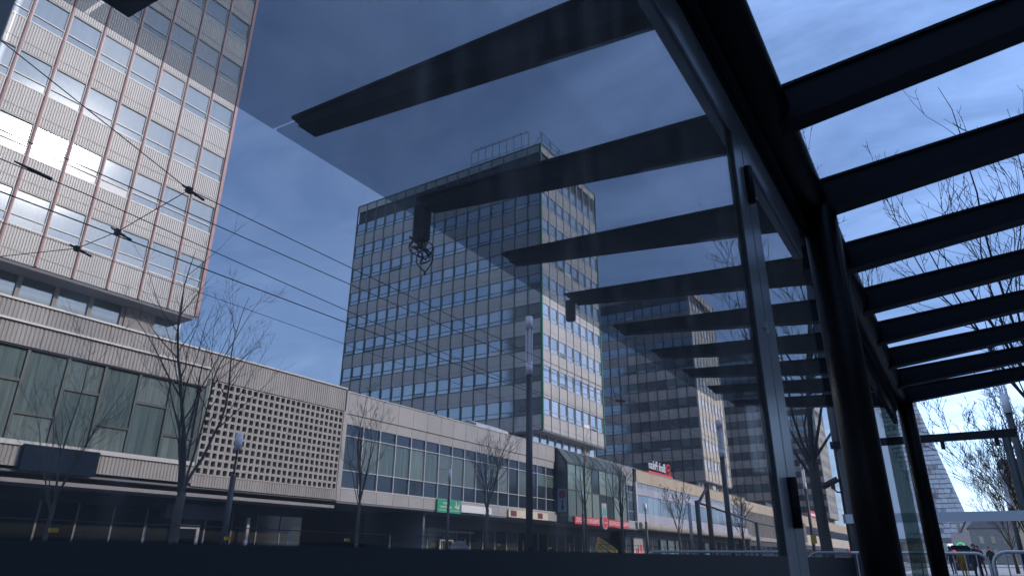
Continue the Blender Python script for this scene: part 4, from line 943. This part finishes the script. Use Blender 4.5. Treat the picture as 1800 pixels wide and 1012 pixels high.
for r_ in range(30):
    z = 9.2 + r_ * 1.88
    xr = 1.0 - (z - 13) * 10.4 / 53 if z > 13 else -6.0 + (z - 9) * 1.75
    for c_ in range(7):
        x = xr - 2.2 * (c_ + 1) + (0.6 if r_ % 2 else 0)
        if x + 2.15 > xr: x = xr - 2.2
        isw = rn.random() < 0.09
        put('window' if isw else 'facade_panel', tw if isw else tl, BT, (x, 0.3, z), rot=(rn.uniform(-0.03, 0.16), rn.uniform(-0.08, 0.08), 0))
redm = MB().box(-0.2, 0.2, -1.0, 0, 0, 3.4).mesh('red_fin', M['red_trim'])
for k, z in enumerate((14, 24, 34, 44, 54, 62)): put('red_fin', redm, BT, (-8.3 - 0.02 * k, 0.0, z))

SB = thing('stone_building', 'sandstone corner building with a grey flank at the right edge', 'building', (6.2, 128, 0))
build(MB().box(0, 3.2, 0.05, 14, 0, 14.6), 'corner_bay', M['sand'], SB)
build(MB().box(3.25, 30, 0.3, 14, 0, 14.3), 'flank', M['sand_grey'], SB)
build(MB().box(-0.3, 30, -0.3, 14, 14.65, 15.3), 'cornice', M['sand_grey'], SB)
wm = MB().box(0, 1.0, -0.03, 0.1, 0, 1.9).mesh('window', M['pane_dark'])
ws_ = MB().box(-0.1, 1.1, -0.15, -0.035, -0.2, -0.02).mesh('sill', M['sand'])
for c_ in range(7):
    for r_ in range(4):
        w_ = put('window', wm, SB, (0.9 + c_ * 2.7, 0.0 if c_ == 0 else 0.26, 1.6 + r_ * 3.3)); put('sill', ws_, w_)
GB = thing('gabled_house', 'pale brick house with a pointed gable far down the street', 'building', (0.2, 300, 0))
build(MB().prism([(-6, 0), (8, 0), (8, 9.6), (3.9, 9.9), (0.6, 15.6), (-2.6, 10.2), (-6, 10)], 0, 14), 'wall', M['brick'], GB)
build(MB().prism([(-2.9, 10.0), (0.6, 16.2), (4.3, 9.7), (4.6, 9.9), (0.6, 16.9), (-3.2, 10.2)], -0.4, 14.4), 'roof', M['slate'], GB)
build(MB().box(-3.6, -2.6, 2, 3.2, 10, 14.2).box(-3.4, -2.8, 2.3, 2.9, 14.2, 15), 'chimney', M['brick'], GB)
for x in (-4.5, -1.5, 1.5, 4.8): build(MB().box(x, x + 1.1, -0.08, 0.06, 4.5, 6.8), 'window', M['pane_dark'], GB)
BK = thing('apartment_house', 'long low grey house closing the street behind the bare trees', 'building', (2, 240, 0))
build(MB().box(-2, 26, 0, 12, 0, 9.5), 'wall', M['sand_grey'], BK); build(MB().prism([(-2.4, 9.5), (26.4, 9.5), (24, 12), (0, 12)], -0.3, 12.3), 'roof', M['slate'], BK)
for i in range(9):
    for r_ in range(2): put('window', wm, BK, (0 + i * 2.7, -0.04, 2 + r_ * 3.4))
s = thing('kiosk', 'dark kiosk topped by a green led light beyond the barriers', 'kiosk', (-1.05, 80, 0.12)); s.scale = (0.9, 1, 0.80)
build(MB().box(-0.9, 0.9, 0, 1.8, 0, 2.3), 'body', M['dark_metal'], s)
build(MB().prism([(-1.1, 2.3), (1.1, 2.3), (0.7, 2.75), (-0.7, 2.75)], -0.2, 2.0), 'roof', M['frame_black'], s)
build(MB().tube([(0.15 + 0.32 * cos(a), -0.05, 2.75 + 0.28 * sin(a)) for a in [i * pi / 8 for i in range(9)]], 0.07, 6), 'green_light', M['green_led'], s)
build(MB().box(-0.75, -0.4, -0.06, -0.005, 2.05, 2.25), 'red_light', M['red_led'], s)

# parked car beyond the nearer barrier
CR = thing('parked_car', 'dark parked car with its headlights on behind the right crowd barrier', 'car', (2.15, 24, 0.12), radians(-6))
body = MB().prism([(-0.87, 0.35), (0.87, 0.35), (0.9, 0.75), (0.80, 0.98), (-0.80, 0.98), (-0.9, 0.75)], 0, 4.2)
body.prism([(1.2, 0.97), (1.75, 1.42), (3.3, 1.44), (3.95, 0.97)], -0.70, 0.70, 'x')
build(body, 'body', M['car_paint'], CR)
build(MB().prism([(1.16, 0.985), (1.71, 1.41), (1.67, 1.43), (1.10, 0.995)], -0.64, 0.64, 'x'), 'windscreen', M['pane_dark'], CR)
for x in (-0.82, 0.82):
    for y in (0.75, 3.4):
        w_ = build(MB().tube([(x - 0.1, y, 0.32), (x + 0.1, y, 0.32)], 0.31, 16), 'wheel', M['rubber'], CR, smooth=True)
for x in (-0.68, 0.44): build(MB().box(x, x + 0.24, -0.03, 0.02, 0.68, 0.82), 'headlight', M['headlight'], CR)
build(MB().box(-0.3, 0.3, -0.03, 0.01, 0.42, 0.54), 'number_plate', M['white_sign'], CR)

# ------------------------------------------------------------------ people
def skin_body(name, verts, edges, radii, material, parent, lev=2):
    me = bpy.data.meshes.new(name); me.from_pydata(verts, edges, []); me.materials.append(material)
    o = put(name, me, parent)
    md = o.modifiers.new('skin', 'SKIN'); md.use_smooth_shade = True
    sk = me.skin_vertices[0].data
    for i, r in enumerate(radii): sk[i].radius = (r, r * 0.85)
    sk[0].use_root = True
    sd = o.modifiers.new('sub', 'SUBSURF'); sd.levels = lev; sd.render_levels = lev
    return o
def ball(m, c, r, sc=(1, 1, 1), seg=14, rings=9):
    b0 = len(m.v)
    for i in range(rings + 1):
        th = pi * i / rings
        for k in range(seg):
            a = 2 * pi * k / seg
            m.v.append((c[0] + r * sc[0] * sin(th) * cos(a), c[1] + r * sc[1] * sin(th) * sin(a), c[2] + r * sc[2] * cos(th)))
    for i in range(rings):
        for k in range(seg):
            k2 = (k + 1) % seg; m.f.append((b0 + i * seg + k, b0 + i * seg + k2, b0 + (i + 1) * seg + k2, b0 + (i + 1) * seg + k)); m.mi.append(0)
    return m
def person(label, x, y, rz, coat, seated=False, step=0.12, zb=0.12, s=1.0, grp=None):
    P_ = thing('person', label, 'person', (x, y, zb), rz, grp); P_.scale = (s, s, s)
    if not seated:
        V = [(0, 0, .93), (0, 0, 1.15), (0, 0, 1.38), (0, 0.02, 1.50), (0, 0.03, 1.62),
             (.19, 0, 1.40), (.25, .02, 1.12), (.26, .10, .88), (-.19, 0, 1.40), (-.25, -.02, 1.12), (-.26, .06, .88),
             (.10, 0, .86), (.11, step, .48), (.11, step * .6, .07), (.11, step * .6 + .14, .04), (-.10, 0, .86), (-.11, -step, .48), (-.11, -step * 1.7, .07), (-.11, -step * 1.7 + .14, .04)]
        Rr = [.15, .145, .16, .07, .075, .085, .06, .045, .085, .06, .045, .11, .07, .05, .04, .11, .07, .05, .04]
        head = Vector((0, 0.05, 1.66))
    else:
        V = [(0, 0, .50), (0, .10, .64), (0, .22, .78), (0, .30, .84), (0, .34, .90),
             (.19, .20, .76), (.25, .34, .60), (.16, .50, .52), (-.19, .20, .76), (-.25, .34, .60), (-.16, .50, .52),
             (.10, .05, .50), (.12, .48, .50), (.12, .46, .10), (.12, .60, .05), (-.10, .05, .50), (-.12, .48, .50), (-.12, .46, .10), (-.12, .60, .05)]
        Rr = [.15, .15, .15, .07, .07, .085, .06, .045, .085, .06, .045, .10, .07, .05, .04, .10, .07, .05, .04]
        head = Vector((0, 0.34, .855))
    E_ = [(0, 1), (1, 2), (2, 3), (3, 4), (2, 5), (5, 6), (6, 7), (2, 8), (8, 9), (9, 10), (0, 11), (11, 12), (12, 13), (13, 14), (0, 15), (15, 16), (16, 17), (17, 18)]
    skin_body('body', V, E_, Rr, coat, P_)
    m = ball(MB(), head, .1, (.78, .95, 1.12)); m.prism([(head.x - .015, head.z - .02), (head.x + .015, head.z - .02), (head.x, head.z + .03)], head.y + .085, head.y + .115)
    for sx_ in (-1, 1): ball(m, (head.x + sx_ * .078, head.y, head.z), .022, (.4, .8, 1.3), 8, 5)
    build(m, 'head', M['skin'], P_, smooth=True)
    build(ball(MB(), head + Vector((0, -.012, .022)), .108, (.84, .97, 1.06)), 'hair', M['hair'] if seated else M['twig'], P_, smooth=True)
    for sx_, hi in ((1, 7), (-1, 10)):
        hnd = MB(); c = Vector(V[hi]); ball(hnd, c + Vector((0, .02, -.05)), .038, (.6, 1, 1.2), 8, 6)
        for f in range(4): hnd.tube([c + Vector((0, -.02 + f * .022, -.08)), c + Vector((-.01 * sx_, -.018 + f * .022, -.125 - (.012 if f in (1, 2) else 0))), c + Vector((-.025 * sx_, -.015 + f * .022, -.15 - (.012 if f in (1, 2) else 0)))], [.010, .009, .007], 6)
        hnd.tube([c + Vector((0, .05, -.05)), c + Vector((-.015 * sx_, .075, -.09))], [.012, .008], 6)
        build(hnd, 'hand', M['skin'], P_, smooth=True)
    return P_
bench = thing('bench', 'low bench behind the kick panel under the seated person', 'bench', (-3.95, 5.4, 0.12))
build(MB().box(-0.25, 0.2, -1.0, 1.0, 0.40, 0.45), 'seat', M['pole_dark'], bench)
for yy in (-0.8, 0.8): build(MB().box(-0.2, 0.15, yy - 0.04, yy + 0.04, 0.0, 0.395), 'leg', M['pole_dark'], bench)
person('grey-haired seated person, only the top of the head showing above the kick panel', -3.85, 5.59, pi / 2, M['coat_dark'], True, zb=0.12, s=1.03)
person('person in a dark coat beside the end column, beyond the farther barrier', -1.35, 57, 0.3, M['coat_dark'])
person('person in a dark red coat between the two crowd barriers', 0.25, 55, 2.6, M['coat_red'])
person('person in a mustard coat behind the farther barrier bars', -0.62, 46, 0.2, M['coat_yellow'], s=0.8)
person('person in dark clothes with arms by the side, behind the farther barrier', 0.02, 36, 3.0, M['trouser'], s=0.86)
person('person in dark clothes walking left of the parked car', 0.95, 60, 2.9, M['coat_dark'])
s = thing('bus_stop_sign', 'yellow sign on a thin pole left of the bare trunk foot', 'sign', (-6.9, 40, 0))
build(MB().tube([(0, 0, 0), (0, 0, 2.3)], 0.03, 8), 'pole', M['steel'], s); build(MB().box(-0.14, 0.14, -0.06, -0.05, 1.75, 2.2), 'plate', M['yellow_sign'], s)
